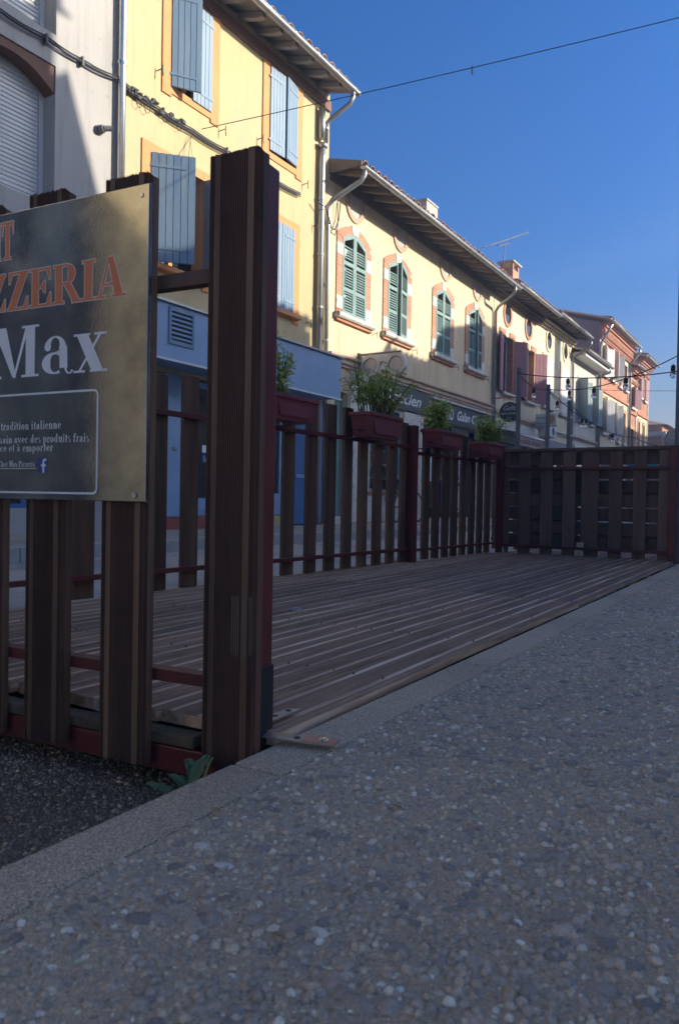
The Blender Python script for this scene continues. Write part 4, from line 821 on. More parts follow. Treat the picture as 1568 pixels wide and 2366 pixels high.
for yy in (1.6,2.2,2.8,3.38,3.49,4.1,4.7,5.3,5.9): bx('joist', 'moss_wood', dk, -2.45,-.875,yy,yy+.045,-.06,-.009)
for xx in (-.885,-1.62,-2.36): bx('bearer', 'maroon_metal', dk, xx-.045,xx,1.22,6.3,-.125,-.062)
ROT = atan(.1)
ff = thing('front_fence', 'dark grooved slat fence with tall corner post across the near end of the deck', 'fence', (-.89,1.06,0), ROT, local=True)
def fu(x): return (x+.89)*sqrt(1.01)
# mossy end joist and red beam under the board ends
b = MB()
bx('end_joist', 'moss_wood', ff, fu(-2.5),fu(-.99),.028,.072,-.032,-.008, bevel=.004)
b = bx('end_beam', 'maroon_metal', ff, fu(-2.5),fu(-.93),.030,.09,-.085,-.034, bevel=.003)
# corner post: grooved board on the front, steel tube behind with a dark sleeve
grooved_slat('post_board', ff, -.064, .054, 0, -.045, 1.095, ragged=.003)
bx('post_tube', 'maroon_metal', ff, -.035,.036,.0255,.093,-.02,1.088, bevel=.004)
bx('post_sleeve', 'black_rubber', ff, -.037,.0385,.0245,.0965,-.01,.14, bevel=.003)
bx('worn_patch', 'worn_wood', ff, .0245,.0365,-.0005,.003,.168,.282)
for q_ in (.003,.0075,.012,.0165,.0405,.0455): bx('worn_patch', 'worn_wood', ff, q_,q_+.0022,-.0004,.0016,.170+.004*(q_>.02),.280)
us = [(fu(-1.208),fu(-1.089)),(fu(-1.4217),fu(-1.308)),(fu(-1.609),fu(-1.4947)),(-.935,-.82),(-1.145,-1.03),(-1.355,-1.24),(-1.565,-1.45)]
for j, (p, q) in enumerate(us):
    zb = (-.071,-.065,-.07,-.06,-.07,-.065,-.07)[j]
    grooved_slat('slat', ff, p, q, 0, zb, (1.094,1.098,1.093,1.085,1.098,1.09,1.095)[j])
bx('upper_rail', 'far_wood', ff, fu(-2.5),-.036,.026,.05,.869,.898, bevel=.002)
bx('lower_rail', 'maroon_rail', ff, fu(-2.5),-.036,.026,.056,.094,.119, bevel=.002)

# roadside fence
RX = lambda yy: -2.635+.05*yy
a5 = atan(.05)
lf = thing('roadside_fence', 'long dark slat fence with maroon rails along the road side of the deck', 'fence', (-2.635,0,0), -a5, local=True)
# local frame: x' outward(+) towards the deck, y' along the fence
def ly(yy): return yy*sqrt(1+.05**2)
def lslat(ya, yb, zt): return MB().box(-.050,-.026,ly(ya),ly(yb),.023,zt).build('slat', 'dark_wood', lf, bevel=.0025)
Y0s = [1.96-.2*k_ for k_ in range(3,0,-1)]+[1.96,2.16,2.365,2.566,2.765,2.965,3.16,3.357,3.604,3.806,4.001,4.198,4.399,4.596]
for y0_ in [1.36,1.56,1.76]+[1.955,2.155,2.36,2.566,2.765,2.96,3.16,3.36,3.59,3.80,4.0,4.198,4.399,4.596,4.789]:
    m_ = 2.45/y0_; ys_ = 2.66/(.05+m_)
    m2 = 2.45/(y0_+.104); ye_ = 2.66/(.05+m2)
    lslat(ys_, ye_, 1.04+random.uniform(-.012,.012)-(.01 if y0_ > 4 else 0))
bx('fence_post', 'maroon_metal', lf, -.022,.030,4.815,4.885,.02,1.005, bevel=.003)
for y0_ in (5.04,5.225,5.41,5.585,5.77,5.965,6.155,6.34):
    m_ = 2.4/(y0_+.02); ys_ = 2.66/(.05+m_); m2 = 2.4/(y0_+.125); ye_ = 2.66/(.05+m2)
    lslat(ys_, ye_, 1.0+random.uniform(-.012,.012))
for (p, q, z0, z1) in ((1.1,4.813,.103,.126),(4.887,6.42,.092,.112)): bx('lower_rail', 'maroon_rail', lf, -.025,.002,p,q,z0,z1, bevel=.002)
for (p, q, z0, z1) in ((1.1,4.813,.838,.864),(4.887,6.42,.80,.823)): bx('upper_rail', 'maroon_rail', lf, -.025,.002,p,q,z0,z1, bevel=.002)

# far end fence: slats in front of horizontal boards
ef = thing('end_fence', 'dark screen of slats over horizontal boards at the far end of the deck', 'fence', (-1.58,6.35,0))
for (a,b_) in ((-2.24,-2.20),(-2.113,-2.006),(-1.919,-1.814),(-1.728,-1.622),(-1.575,-1.433),(-1.352,-1.248),(-1.163,-1.064),(-.973,-.893)):
    bx('slat', 'far_wood', ef, a,b_,6.372,6.394,.025,.905, bevel=.002)
for i in range(7):
    z = .085+i*.118; bx('board', 'far_wood', ef, -2.29,-.90,6.43+(.004*(i%2)),6.45+(.004*(i%2)),z,z+(.108,.108,.110,.108,.104,.092,.112)[i], bevel=.002)
for (q0,q1,w0,w1) in ((-2.03,-1.45,.66,.74),(-2.06,-1.50,.50,.64),(-2.06,-1.66,.15,.46),(-1.45,-.92,.46,.56),(-1.30,-.9,.12,.30),(-1.6,-1.34,.15,.3)): bx('board', 'far_wood', ef, q0,q1,6.47,6.49,w0,w1)
for xx in (-2.02,-1.74): bx('batten', 'far_wood', ef, xx-.03,xx+.04,6.500,6.53,.06,.9)
bx('top_rail', 'far_wood', ef, -2.30,-.86,6.36,6.47,.908,.935, bevel=.003)
bx('upper_rail', 'maroon_rail', ef, -2.24,-.89,6.345,6.37,.752,.775, bevel=.002); bx('lower_rail', 'maroon_rail', ef, -2.24,-.89,6.345,6.37,.075,.103, bevel=.002)
bx('corner_post', 'maroon_metal', ef, -2.30,-2.245,6.33,6.372,.02,.92, bevel=.003)
bx('end_post', 'maroon_metal', ef, -.889,-.838,6.33,6.40,.005,.935, bevel=.003)
for z in (.072,.122):
    p = bx('steel_plate', 'galvanised', ef, -1.594,-1.537,6.341,6.344,z-.045 if z < .1 else .100,z-.0 if z < .1 else .140); MB().tube([(-1.565,6.340,z if z > .1 else .05),(-1.565,6.337,z if z > .1 else .05)],.004,6).build('screw', 'iron', p)

# second terrace behind the screen
d2 = thing('far_deck', 'second timber deck beyond the slatted screen', 'deck', (-1.6,8.6,0))
x_ = -.86
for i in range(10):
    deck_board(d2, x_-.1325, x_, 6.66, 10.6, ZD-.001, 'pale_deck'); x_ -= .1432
tb = thing('turquoise_board', 'small turquoise board with white lettering seen through a gap of the slatted screen', 'sign', (-1.2,7.2,0))
MB().box(-1.36,-1.12,7.2,7.215,.70,.87).build('board', 'turquoise', tb, bevel=.006)
b = MB()
for i in range(9): b.box(-1.33+i*.022,-1.33+i*.022+.013,7.196,7.1995,.755,.755+(.022 if i%3 else .03))
b.build('lettering', 'letter_white', tb, kind='stuff'); MB().box(-1.25,-1.23,7.2,7.215,.0+ZD,.70).build('leg', 'iron', tb)
tb = thing('pale_menu_box', 'pale box behind the last gaps of the slatted screen by its right end', 'box', (-1.1,7.6,0))
MB().box(-1.24,-1.06,7.55,7.75,.02,.86).build('cabinet', 'concrete', tb, bevel=.01); MB().box(-1.25,-1.05,7.54,7.76,.861,.88).build('lid', 'white_paint', tb)
rf2 = thing('far_side_rail', 'dark rail on posts along the road side of the second deck', 'railing', (-2.42,8,0))
for z in (.12,.85): bx('rail', 'maroon_rail', rf2, -2.44,-2.41,6.6,10.6,z,z+.025)
y_ = 6.7
while y_ < 10.5: bx('slat', 'far_wood', rf2, -2.47,-2.445,y_,y_+.1,.03,.88); y_ += .3
def pole(lab, x, y_, zt, r=.018, rt=None):
    p = thing('light_pole', lab, 'pole', (x,y_,0), group=None); MB().box(x-r,x+r,y_-r,y_+r,0.0,zt).build('post', 'soffit_grey', p, bevel=.003)
    MB().tube([(x,y_,zt-.06),(x,y_-r-.02,zt-.06),(x,y_-r-.02,zt-.03)],.004,6).build('eye_hook', 'iron', p); return p
pole('nearest of three slim grey posts holding bulbs left of the screen', -2.405, 7.2, 1.80)
pole('middle of three slim grey posts holding bulbs beyond the screen', -2.405, 8.2, 1.775)
pole('farthest of three slim grey posts holding bulbs beyond the screen', -2.44, 9.2, 1.745)
pole('tall dark pole at the right end of the screen', -.845, 6.46, 2.35, r=.026)

# string lights
def sag(a, b, s, n=14): return [(a[0]+(b[0]-a[0])*t, a[1]+(b[1]-a[1])*t, a[2]+(b[2]-a[2])*t-s*4*t*(1-t)) for t in [i/n for i in range(n+1)]]
def bulb(parent, p, k=1.):
    x,yy,z = p
    s_ = MB().tube([(x,yy,z),(x,yy,z-.012)], .006*k, 6).tube([(x,yy,z-.012),(x,yy,z-.02),(x,yy,z-.055)], .016*k, 10, .018*k).build('lamp_socket', 'black_rubber', parent)
    MB().ball((x,yy,z-.086*1), .024*k, 10, 8, (1,1,1.25)).build('glass_bulb', 'clear_glass', s_, smooth=True)
    MB().tube([(x,yy,z-.056),(x,yy,z-.085)], .004*k, 5).build('filament', 'letter_white', s_)
def string(name_lab, segs, bulbs, k=1.):
    t = thing('string_light', name_lab, 'string lights', segs[0][0])
    b = MB()
    for (a, c_, s) in segs: b.tube(sag(a, c_, s), .0045, 6)
    b.build('cable', 'cable_black', t)
    for p in bulbs: bulb(t, p, k)
P1=(-2.405,7.18,1.74); P2=(-2.405,8.18,1.72); P3=(-2.44,9.18,1.69); PR=(-.85,6.44,1.66); PR2=(-.85,6.44,1.53)
s1 = sag(PR, P2, .10); s2 = sag(PR2, P1, .05)
string('string of clear bulbs sagging from the tall right pole to the slim posts', [(PR,P2,.10),(PR2,P1,.05),(P1,P2,.06),(P2,P3,.06)], [s2[4],(-.905,6.5,1.60),s1[8],s1[11],s2[9],(sag(P1,P2,.06)[7]),(sag(P2,P3,.06)[6])])
Q1=(-2.3,10.6,1.5); Q2=(-1.3,10.2,1.3)
string('lower string of clear bulbs hanging over the second deck', [(P3,Q1,.05),(P2,(-1.9,10.4,1.35),.12),((-1.9,10.4,1.35),(-.95,10.5,1.25),.1)],
    [sag(P3,Q1,.05)[6], sag(P2,(-1.9,10.4,1.35),.12)[5], sag(P2,(-1.9,10.4,1.35),.12)[10], sag((-1.9,10.4,1.35),(-.95,10.5,1.25),.1)[4], sag((-1.9,10.4,1.35),(-.95,10.5,1.25),.1)[9]])

# ---------------- sign ----------------
sg = thing('pizzeria_sign', 'large dark reflective pizzeria sign with orange and white lettering bolted to the front fence', 'sign', (-.89,1.06,0), ROT, local=True)
VS = -.010
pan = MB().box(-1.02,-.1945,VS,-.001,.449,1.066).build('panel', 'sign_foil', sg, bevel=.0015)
MB().tube([(-.222,VS-.003,.462),(-.222,VS+.002,.462)],.006,10).build('bolt', 'galvanised', sg, smooth=False)
MB().tube([(-.214,VS-.002,1.045),(-.214,VS+.002,1.045)],.005,10).build('bolt', 'galvanised', sg)
class Gl:
    """flat lettering made of convex pieces and tapered strokes, in letter units"""
    def __init__(s): s.p = []
    def poly(s, *pts): s.p.append([tuple(p) for p in pts]); return s
    def stem(s, x, y0, y1, w, serif=.0, sw=.05, st=.05, bot=True, top=True):
        s.poly((x-w/2,y0),(x+w/2,y0),(x+w/2,y1),(x-w/2,y1))
        if serif:
            if bot: s.poly((x-w/2-serif,y0),(x+w/2+serif,y0),(x+w/2+serif,y0+st),(x-w/2-serif,y0+st))
            if top: s.poly((x-w/2-serif,y1-st),(x+w/2+serif,y1-st),(x+w/2+serif,y1),(x-w/2-serif,y1))
        return s
    def line(s, x0, y0, x1, y1, w):
        d = Vector((x1-x0, y1-y0)).normalized(); n = Vector((-d.y, d.x))*w/2
        return s.poly((x0+n.x,y0+n.y),(x0-n.x,y0-n.y),(x1-n.x,y1-n.y),(x1+n.x,y1+n.y))
    def arc(s, cx, cy, rx, ry, a0, a1, thick, thin, n=14):
        pr = None
        for i in range(n+1):
            a = radians(a0+(a1-a0)*i/n); w_ = (thin+(thick-thin)*abs(cos(a))**1.5)/2
            q = ((cx+(rx+w_)*cos(a), cy+(ry+w_*.6)*sin(a)), (cx+(rx-w_)*cos(a), cy+(ry-w_*.6)*sin(a)))
            if pr: s.poly(pr[0], pr[1], q[1], q[0])
            pr = q
        return s
    def dot(s, x, y, r): return s.poly(*[(x+r*cos(i*pi/6), y+r*sin(i*pi/6)) for i in range(12)])
def inflate(pts, d):
    n = len(pts); A = sum(pts[i][0]*pts[(i+1)%n][1]-pts[(i+1)%n][0]*pts[i][1] for i in range(n))
    if A < 0: pts = pts[::-1]
    out = []
    for i in range(n):
        p0, p1, p2 = Vector(pts[i-1]), Vector(pts[i]), Vector(pts[(i+1)%n])
        e1, e2 = (p1-p0), (p2-p1)
        if e1.length < 1e-6 or e2.length < 1e-6: out.append(tuple(p1)); continue
        e1.normalize(); e2.normalize(); n1, n2 = Vector((e1.y,-e1.x)), Vector((e2.y,-e2.x)); m_ = n1+n2
        if m_.length < .2: m_ = n1
        m_.normalize(); c_ = max(.45, m_.dot(n1)); out.append((p1.x+m_.x*d/c_, p1.y+m_.y*d/c_))
    return out
def glyphs():
    G = {}
    # capitals of the large line (height 1)
    G['T'] = (.78, Gl().stem(.39,0,1,.24,.10,st=.06,top=False).poly((.02,.94),(.76,.94),(.76,1),(.02,1)).poly((.02,.66),(.06,.66),(.13,.94),(.02,.94)).poly((.76,.66),(.72,.66),(.65,.94),(.76,.94)))
    G['Z'] = (.80, Gl().poly((.04,0),(.30,0),(.76,1),(.50,1)).poly((.08,.94),(.76,.94),(.76,1),(.08,1)).poly((.08,.70),(.12,.70),(.20,.94),(.08,.94)).poly((.04,0),(.76,0),(.76,.06),(.04,.06)).poly((.76,.32),(.72,.32),(.60,.06),(.76,.06)))
    G['E'] = (.80, Gl().stem(.22,0,1,.22,.08,st=.06).poly((.1,.94),(.74,.94),(.74,1),(.1,1)).poly((.1,0),(.76,0),(.76,.06),(.1,.06)).poly((.74,.68),(.70,.68),(.60,.94),(.74,.94)).poly((.76,.34),(.72,.34),(.60,.06),(.76,.06)).poly((.3,.48),(.56,.48),(.56,.54),(.3,.54)).poly((.56,.36),(.52,.36),(.44,.48),(.44,.54),(.52,.66),(.56,.66)))
    G['R'] = (.96, Gl().stem(.22,0,1,.22,.08,st=.06).poly((.2,.94),(.48,.94),(.48,1),(.2,1)).poly((.2,.48),(.48,.48),(.48,.54),(.2,.54)).arc(.48,.74,.16,.225,-90,90,.24,.07).poly((.40,.50),(.62,.50),(.92,.03),(.68,.03)).poly((.66,0),(.98,0),(.98,.06),(.66,.06)))
    G['I'] = (.46, Gl().stem(.23,0,1,.24,.09,st=.06))
    G['A'] = (.92, Gl().poly((.38,1),(.54,1),(.86,.03),(.60,.03)).poly((.38,1),(.44,1),(.18,.03),(.10,.03)).poly((.22,.30),(.68,.30),(.68,.36),(.22,.36)).poly((0,0),(.30,0),(.30,.06),(0,.06)).poly((.50,0),(.94,0),(.94,.06),(.50,.06)))
    G['P'] = (.84, Gl().stem(.22,0,1,.22,.08,st=.06).poly((.2,.94),(.48,.94),(.48,1),(.2,1)).poly((.2,.44),(.48,.44),(.48,.50),(.2,.50)).arc(.48,.72,.17,.25,-90,90,.24,.07))
    G['S'] = (.70, Gl().arc(.36,.74,.22,.23,40,270,.17,.07).arc(.34,.27,.22,.24,-140,90,.19,.07))
    G['U'] = (.90, Gl().stem(.2,.3,1,.22,.07,st=.06,bot=False).stem(.74,.3,1,.07,.07,st=.06,bot=False).arc(.46,.3,.26,.27,180,360,.15,.07))
    G['N'] = (.95, Gl().stem(.14,0,1,.07,.07,st=.06).stem(.82,0,1,.07,.07,st=.06).poly((.12,1),(.36,1),(.85,0),(.70,0)))
    G['M'] = (1.3, Gl().stem(.14,0,1,.06,.09,st=.045).stem(1.04,0,1,.24,.11,st=.045).poly((.06,.955),(.38,1),(.66,.02),(.56,.02)).poly((.1,1),(.38,1),(.66,.0),(.58,.0)).poly((.58,0),(.64,0),(1.0,1),(.92,1)))
    G['C'] = (.88, Gl().arc(.46,.5,.33,.46,45,315,.22,.05).poly((.70,.66),(.75,.66),(.75,.98),(.70,.9)))
    # lower case (x height .74 of the large face)
    G['a'] = (.80, Gl().arc(.36,.50,.20,.22,10,165,.16,.05).dot(.17,.54,.085).poly((.48,.12),(.68,.12),(.66,.54),(.46,.54)).arc(.36,.22,.23,.19,60,300,.22,.05).poly((.50,.40),(.50,.46),(.30,.42),(.30,.38)).arc(.72,.13,.09,.12,180,330,.06,.05))
    G['x'] = (.80, Gl().poly((.06,.72),(.34,.72),(.72,.02),(.44,.02)).line(.66,.72,.14,.02,.05).poly((0,.68),(.40,.68),(.40,.72),(0,.72)).poly((.50,.68),(.80,.68),(.80,.72),(.50,.72)).poly((0,0),(.28,0),(.28,.04),(0,.04)).poly((.40,0),(.82,0),(.82,.04),(.40,.04)))
    G['h'] = (.86, Gl().stem(.22,0,1,.2,.07,st=.045,top=False).poly((.05,.95),(.3,.97),(.3,1),(.05,1)).stem(.64,0,.5,.2,.07,st=.045,top=False).arc(.46,.5,.20,.2,0,150,.18,.05))
    G['e'] = (.74, Gl().arc(.37,.37,.26,.35,0,330,.20,.05).poly((.15,.37),(.60,.37),(.60,.42),(.15,.42)))
    G['z'] = (.70, Gl().poly((.06,0),(.28,0),(.60,.72),(.38,.72)).poly((.08,.67),(.60,.67),(.60,.72),(.08,.72)).poly((.06,0),(.62,0),(.62,.05),(.06,.05)).poly((.08,.50),(.12,.50),(.14,.67),(.08,.67)).poly((.62,.22),(.58,.22),(.56,.05),(.62,.05)))
    return G
GL = glyphs()
def small_glyphs():   # light condensed serif for the small text; x-height .66
    T, t_ = .13, .045; S_ = dict(serif=.06, st=.04); G = {}
    def st(g, x, y1, top=True): g.stem(x,0,y1,T,.07,st=.045,top=False); (g.poly((x-.15,y1-.045),(x,y1-.045),(x,y1),(x-.15,y1-.02)) if top else None); return g
    G['i'] = (.32, st(Gl(),.16,.64).dot(.16,.87,.08)); G['l'] = (.32, st(Gl(),.16,1.0)); G[' '] = (.24, Gl())
    G['r'] = (.44, st(Gl(),.16,.64).arc(.30,.46,.10,.17,40,150,.08,.05).dot(.38,.55,.075))
    G['t'] = (.38, Gl().stem(.18,.1,.86,T).poly((.02,.60),(.36,.60),(.36,.65),(.02,.65)).arc(.25,.12,.08,.11,180,330,.10,.05))
    G['n'] = (.62, st(st(Gl(),.16,.64),.46,.44,False).arc(.32,.42,.15,.20,0,150,.13,.05))
    G['m'] = (.92, st(st(st(Gl(),.16,.64),.46,.44,False),.76,.44,False).arc(.32,.42,.15,.20,0,150,.13,.05).arc(.62,.42,.15,.20,0,150,.13,.05))
    G['u'] = (.62, Gl().stem(.16,.2,.64,T,.0).poly((.0,.60),(.16,.60),(.16,.65),(.0,.65)).arc(.30,.2,.15,.18,180,330,.13,.05).stem(.46,0,.64,T).poly((.32,.60),(.46,.60),(.46,.65),(.32,.65)).poly((.46,0),(.60,0),(.60,.045),(.46,.045)))
    G['o'] = (.56, Gl().arc(.28,.32,.17,.31,0,360,.14,.05)); G['c'] = (.50, Gl().arc(.28,.32,.17,.31,50,315,.14,.05).dot(.38,.50,.07))
    G['e'] = (.52, Gl().arc(.28,.32,.17,.31,0,320,.14,.05).poly((.14,.32),(.44,.32),(.44,.365),(.14,.365)))
    G['a'] = (.54, Gl().stem(.36,.06,.48,T).arc(.26,.46,.12,.16,0,160,.10,.05).dot(.14,.47,.07).arc(.24,.17,.13,.15,60,300,.13,.05).poly((.24,.30),(.36,.35),(.36,.39),(.24,.34)).poly((.36,0),(.50,.03),(.48,.06),(.40,.08)))
    G['à'] = (.54, Gl()); G['à'][1].p = list(G['a'][1].p); G['à'][1].line(.14,.95,.30,.76,.07)
    G['d'] = (.60, Gl().stem(.42,0,1.0,T).poly((.28,.95),(.42,.95),(.42,1.0),(.28,.98)).poly((.42,0),(.56,0),(.56,.045),(.42,.045)).arc(.28,.32,.17,.31,60,300,.14,.05))
    G['p'] = (.60, Gl().stem(.16,-.28,.64,T,.06,st=.045,top=False).poly((.02,.60),(.16,.60),(.16,.64),(.02,.62)).arc(.30,.32,.18,.31,-120,120,.14,.05))
    G['v'] = (.56, Gl().poly((.04,.64),(.20,.64),(.34,.0),(.24,.0)).line(.50,.64,.29,.0,.045).poly((-.02,.60),(.24,.60),(.24,.64),(-.02,.64)).poly((.38,.60),(.58,.60),(.58,.64),(.38,.64)))
    G['s'] = (.46, Gl().arc(.23,.48,.12,.15,40,260,.10,.05).arc(.23,.17,.13,.16,-140,85,.11,.05)); 
    G['f'] = (.38, Gl().stem(.16,0,.82,T,.07,st=.045,top=False).arc(.27,.82,.11,.15,60,180,.11,.05).dot(.35,.90,.065).poly((.0,.60),(.34,.60),(.34,.65),(.0,.65)))
    G['z'] = (.50, Gl().poly((.04,0),(.18,0),(.46,.64),(.32,.64)).poly((.05,.60),(.46,.60),(.46,.64),(.05,.64)).poly((.04,0),(.48,0),(.48,.04),(.04,.04)))
    G['x'] = (.56, Gl().poly((.04,.64),(.22,.64),(.52,0),(.34,0)).line(.46,.64,.08,.0,.045)); G['h'] = (.62, st(st(Gl(),.16,1.0),.46,.44,False).arc(.32,.42,.15,.20,0,150,.13,.05))
    for q in 'CMPRT': 
        w_, g = GL[q]; h = Gl(); h.p = [[(a*.72,b) for a,b in pl] for pl in g.p]; G[q] = (w_*.72, h)
    return G
SG = small_glyphs()
def text_polys(txt, G, u0, u1, z0, hgt, gap=.06):
    tot = sum(G[ch_][0] for ch_ in txt)+gap*(len(txt)-1); sx = (u1-u0)/tot; x = 0; out = []
    for ch_ in txt:
        for pl in G[ch_][1].p: out.append([(u0+(x+a)*sx, z0+b*hgt) for a, b in pl])
        x += G[ch_][0]+gap
    return out
def flat(polys, v, d=0, lift=0):
    b = MB()
    for i, pl in enumerate(polys):
        q = inflate(pl, d) if d else pl; vv = v-(i%7)*.000008; b.add([(p[0], vv, p[1]) for p in q], [tuple(range(len(q)))])
    return b
def letters(name, txt, G, u0, u1, z0, h, mat, border=0, gap=.06):
    pl = text_polys(txt, G, u0, u1, z0, h, gap); o = flat(pl, VS-.0003).build(name, mat, sg, fix=False)
    if border: flat(pl, VS-.00012, border).build('letter_outline', 'letter_border', o, fix=False)
letters('lettering', 'PIZZERIA', GL, -.762, -.252, .855, .081, 'letter_orange', .0016, gap=.0)
letters('lettering', 'RESTAURANT', GL, -1.01+.03, -.565, .966, .081, 'letter_orange', .0016, gap=.0)
letters('lettering', 'Chez', GL, -.90, -.66, .712, .108, 'letter_white', gap=.03)
letters('lettering', 'Max', GL, -.627, -.298, .710, .109, 'letter_white', gap=.03)
letters('lettering', 'tradition italienne', SG, -.599, -.420, .598, .0175, 'letter_white')
letters('lettering', 'main avec des produits frais', SG, -.610, -.342, .5695, .0175, 'letter_white')
letters('lettering', 'ce et à emporter', SG, -.600, -.442, .5515, .0165, 'letter_white')
letters('lettering', 'Chez Max Pizzeria', SG, -.604, -.494, .519, .0125, 'letter_white')
MB().box(-.604,-.490,VS-.0004,VS+.0005,.5145,.5158).build('underline', 'letter_white', sg)
MB().box(-.484,-.4565,VS-.0004,VS+.0005,.506,.538).build('blue_square', 'logo_blue', sg)
g = Gl().stem(.55,0,.72,.20).arc(.72,.74,.17,.17,95,180,.2,.2).poly((.70,.82),(.85,.82),(.85,.98),(.70,.98)).poly((.30,.44),(.82,.44),(.80,.58),(.30,.58))
flat([[(-.484+.0275*a, .506+.0305*b_) for a,b_ in pl] for pl in g.p], VS-.0006).build('letter_f', 'letter_white', sg, fix=False)
# rounded white frame line
fr = []; x0,x1,z0,z1,rr,tt = -.93,-.318,.462,.675,.013,.0042
def rrect(o):
    pts = []
    for cx,cz,a0 in ((x1-rr,z1-rr,0),(x0+rr,z1-rr,90),(x0+rr,z0+rr,180),(x1-rr,z0+rr,270)):
        pts += [(cx+(rr-o)*cos(radians(a0+15*i)), cz+(rr-o)*sin(radians(a0+15*i))) for i in range(7)]
    return pts
A_, B_ = rrect(0), rrect(tt); n = len(A_)
flat([[A_[i],A_[(i+1)%n],B_[(i+1)%n],B_[i]] for i in range(n)], VS-.0005).build('frame_line', 'letter_white', sg, fix=False)

# ---------------- building lettering and hanging signs ----------------
def font_text(name, txt, mat, parent, fn, size, w_=None, shear=.0, bold=.012, ext=.002):
    cu = bpy.data.curves.new('t', 'FONT'); cu.body = txt; cu.size = size; cu.shear = shear; cu.offset = bold*size; cu.extrude = ext; cu.resolution_u = 3
    ob = bpy.data.objects.new('t', cu); COL.objects.link(ob); dg = bpy.context.evaluated_depsgraph_get(); dg.update()
    me = bpy.data.meshes.new_from_object(ob.evaluated_get(dg)); bpy.data.objects.remove(ob)
    xs = [v.co.x for v in me.vertices]; k_ = (w_/(max(xs)-min(xs))) if w_ else 1; x0 = min(xs); o = ORG.get(parent.name,(0,0,0)) if parent else (0,0,0)
    for v in me.vertices:
        p = fn((v.co.x-x0)*k_, v.co.y, v.co.z); v.co = (p[0]-o[0],p[1]-o[1],p[2]-o[2])
    me.materials.clear(); me.materials.append(M[mat]); me.name = name
    ob = bpy.data.objects.new(name, me); COL.objects.link(ob); ob.parent = parent; return ob
font_text('lettering', 'Opticien', 'letter_white', c, lambda x,yy,z: (FXW+.064+z, 13.80+x, 2.62+yy), .36, 1.85, .35)
font_text('lettering', 'GO', 'letter_white', c, lambda x,yy,z: (FXW+.064+z, 17.12+x, 2.52+yy), .40, .42, .2)
font_text('lettering', 'Galan Optique', 'letter_white', c, lambda x,yy,z: (FXW+.064+z, 17.78+x, 2.56+yy), .34, 2.25, .35)
font_text('lettering', 'Galan Optique', 'letter_white', c, lambda x,yy,z: (FXW-.016+z, 18.20-yy*.9, .20+x), .30, 1.75, .35)
font_text('lettering', 'GO', 'letter_white', c, lambda x,yy,z: (FXW-.016+z, 18.02+x, 2.05+yy), .24, .32, .2)
font_text('lettering', 'BOULANGERIE ARTISANALE', 'soffit_wood', val, lambda x,yy,z: (-6.897+z, 20.6+x, 2.19+yy), .20, 2.4, 0, 0)
gs = thing('glasses_sign', 'cream double ring spectacles sign on a bracket over the optician', 'sign', (FXW,12.85,3.3))
GY = 12.82
def annulus(cx, cz, r1, r0, y0_, y1_, n=26):
    b = MB()
    for i in range(n):
        a0_, a1_ = 2*pi*i/n, 2*pi*(i+1)/n
        b.prism([(cx+r0*cos(a0_),cz+r0*sin(a0_)),(cx+r1*cos(a0_),cz+r1*sin(a0_)),(cx+r1*cos(a1_),cz+r1*sin(a1_)),(cx+r0*cos(a1_),cz+r0*sin(a1_))], 1, y0_, y1_)
    return b
C1, C2 = (-7.306,3.125), (-6.745,3.12)
for cx_, cz_ in (C1, C2):
    r_g = annulus(cx_, cz_, .215, .150, GY, GY+.12).build('ring', 'stone_white', gs); annulus(cx_, cz_, .152, .135, GY+.012, GY+.10).build('inner_ring', 'soffit_grey', r_g)
    MB().prism([(cx_+.137*cos(2*pi*i/24),cz_+.137*sin(2*pi*i/24)) for i in range(24)], 1, GY+.02, GY+.09).build('lens', 'pale_stucco', r_g)
MB().prism([(C1[0]+.12,3.29),(C1[0]+.2,3.25),(-7.03,3.30),(C2[0]-.2,3.25),(C2[0]-.12,3.29),(C2[0]-.18,3.12),(-6.93,3.17),(-7.03,3.19),(-7.12,3.17),(C1[0]+.18,3.12)], 1, GY+.002, GY+.118).build('bridge', 'stone_white', gs)
MB().box(-7.59,-6.66,GY+.04,GY+.08,3.345,3.375).box(-7.599,-7.56,GY+.02,GY+.10,3.04,3.40).tube([(-7.3,GY+.06,3.35),(-7.3,GY+.06,3.3)],.01,6).tube([(-6.75,GY+.06,3.35),(-6.75,GY+.06,3.3)],.01,6).tube([(-7.57,GY+.06,3.08),(-7.5,GY+.06,3.2),(-7.53,GY+.06,3.33)],.008,6).build('bracket', 'soffit_grey', gs)
bs = thing('round_bakery_sign', 'round black hanging bakery sign with white script', 'sign', (-7,20.9,3))
BY = 20.58; bc = (-7.14, 3.05)
MB().prism([(bc[0]+.29*cos(2*pi*i/32),bc[1]+.29*sin(2*pi*i/32)) for i in range(32)], 1, BY, BY+.03).build('disc', 'charcoal_sign', bs)
MB().box(-7.599,-6.70,BY+.005,BY+.025,3.455,3.48).build('bracket_arm', 'red_item', bs)
for q in (-7.32,-6.96): MB().tube([(q,BY+.015,3.46),(q,BY+.015,3.24)],.008,5).build('chain', 'iron', bs)
font_text('lettering', 'Gelis', 'letter_white', bs, lambda x,yy,z: (bc[0]-.17+x, BY-.004-z, bc[1]+.05+yy), .2, .36, .4, 0, .001)
font_text('lettering', 'BOULANGERIE', 'letter_white', bs, lambda x,yy,z: (bc[0]-.235+x, BY-.004-z, bc[1]-.07+yy), .08, .47, 0, .01, .001)
MB().tube([(bc[0]-.08,BY-.004,bc[1]-.16),(bc[0]-.03,BY-.004,bc[1]-.14),(bc[0]+.02,BY-.004,bc[1]-.17),(bc[0]+.09,BY-.004,bc[1]-.15)],.007,5).build('flourish', 'letter_white', bs)
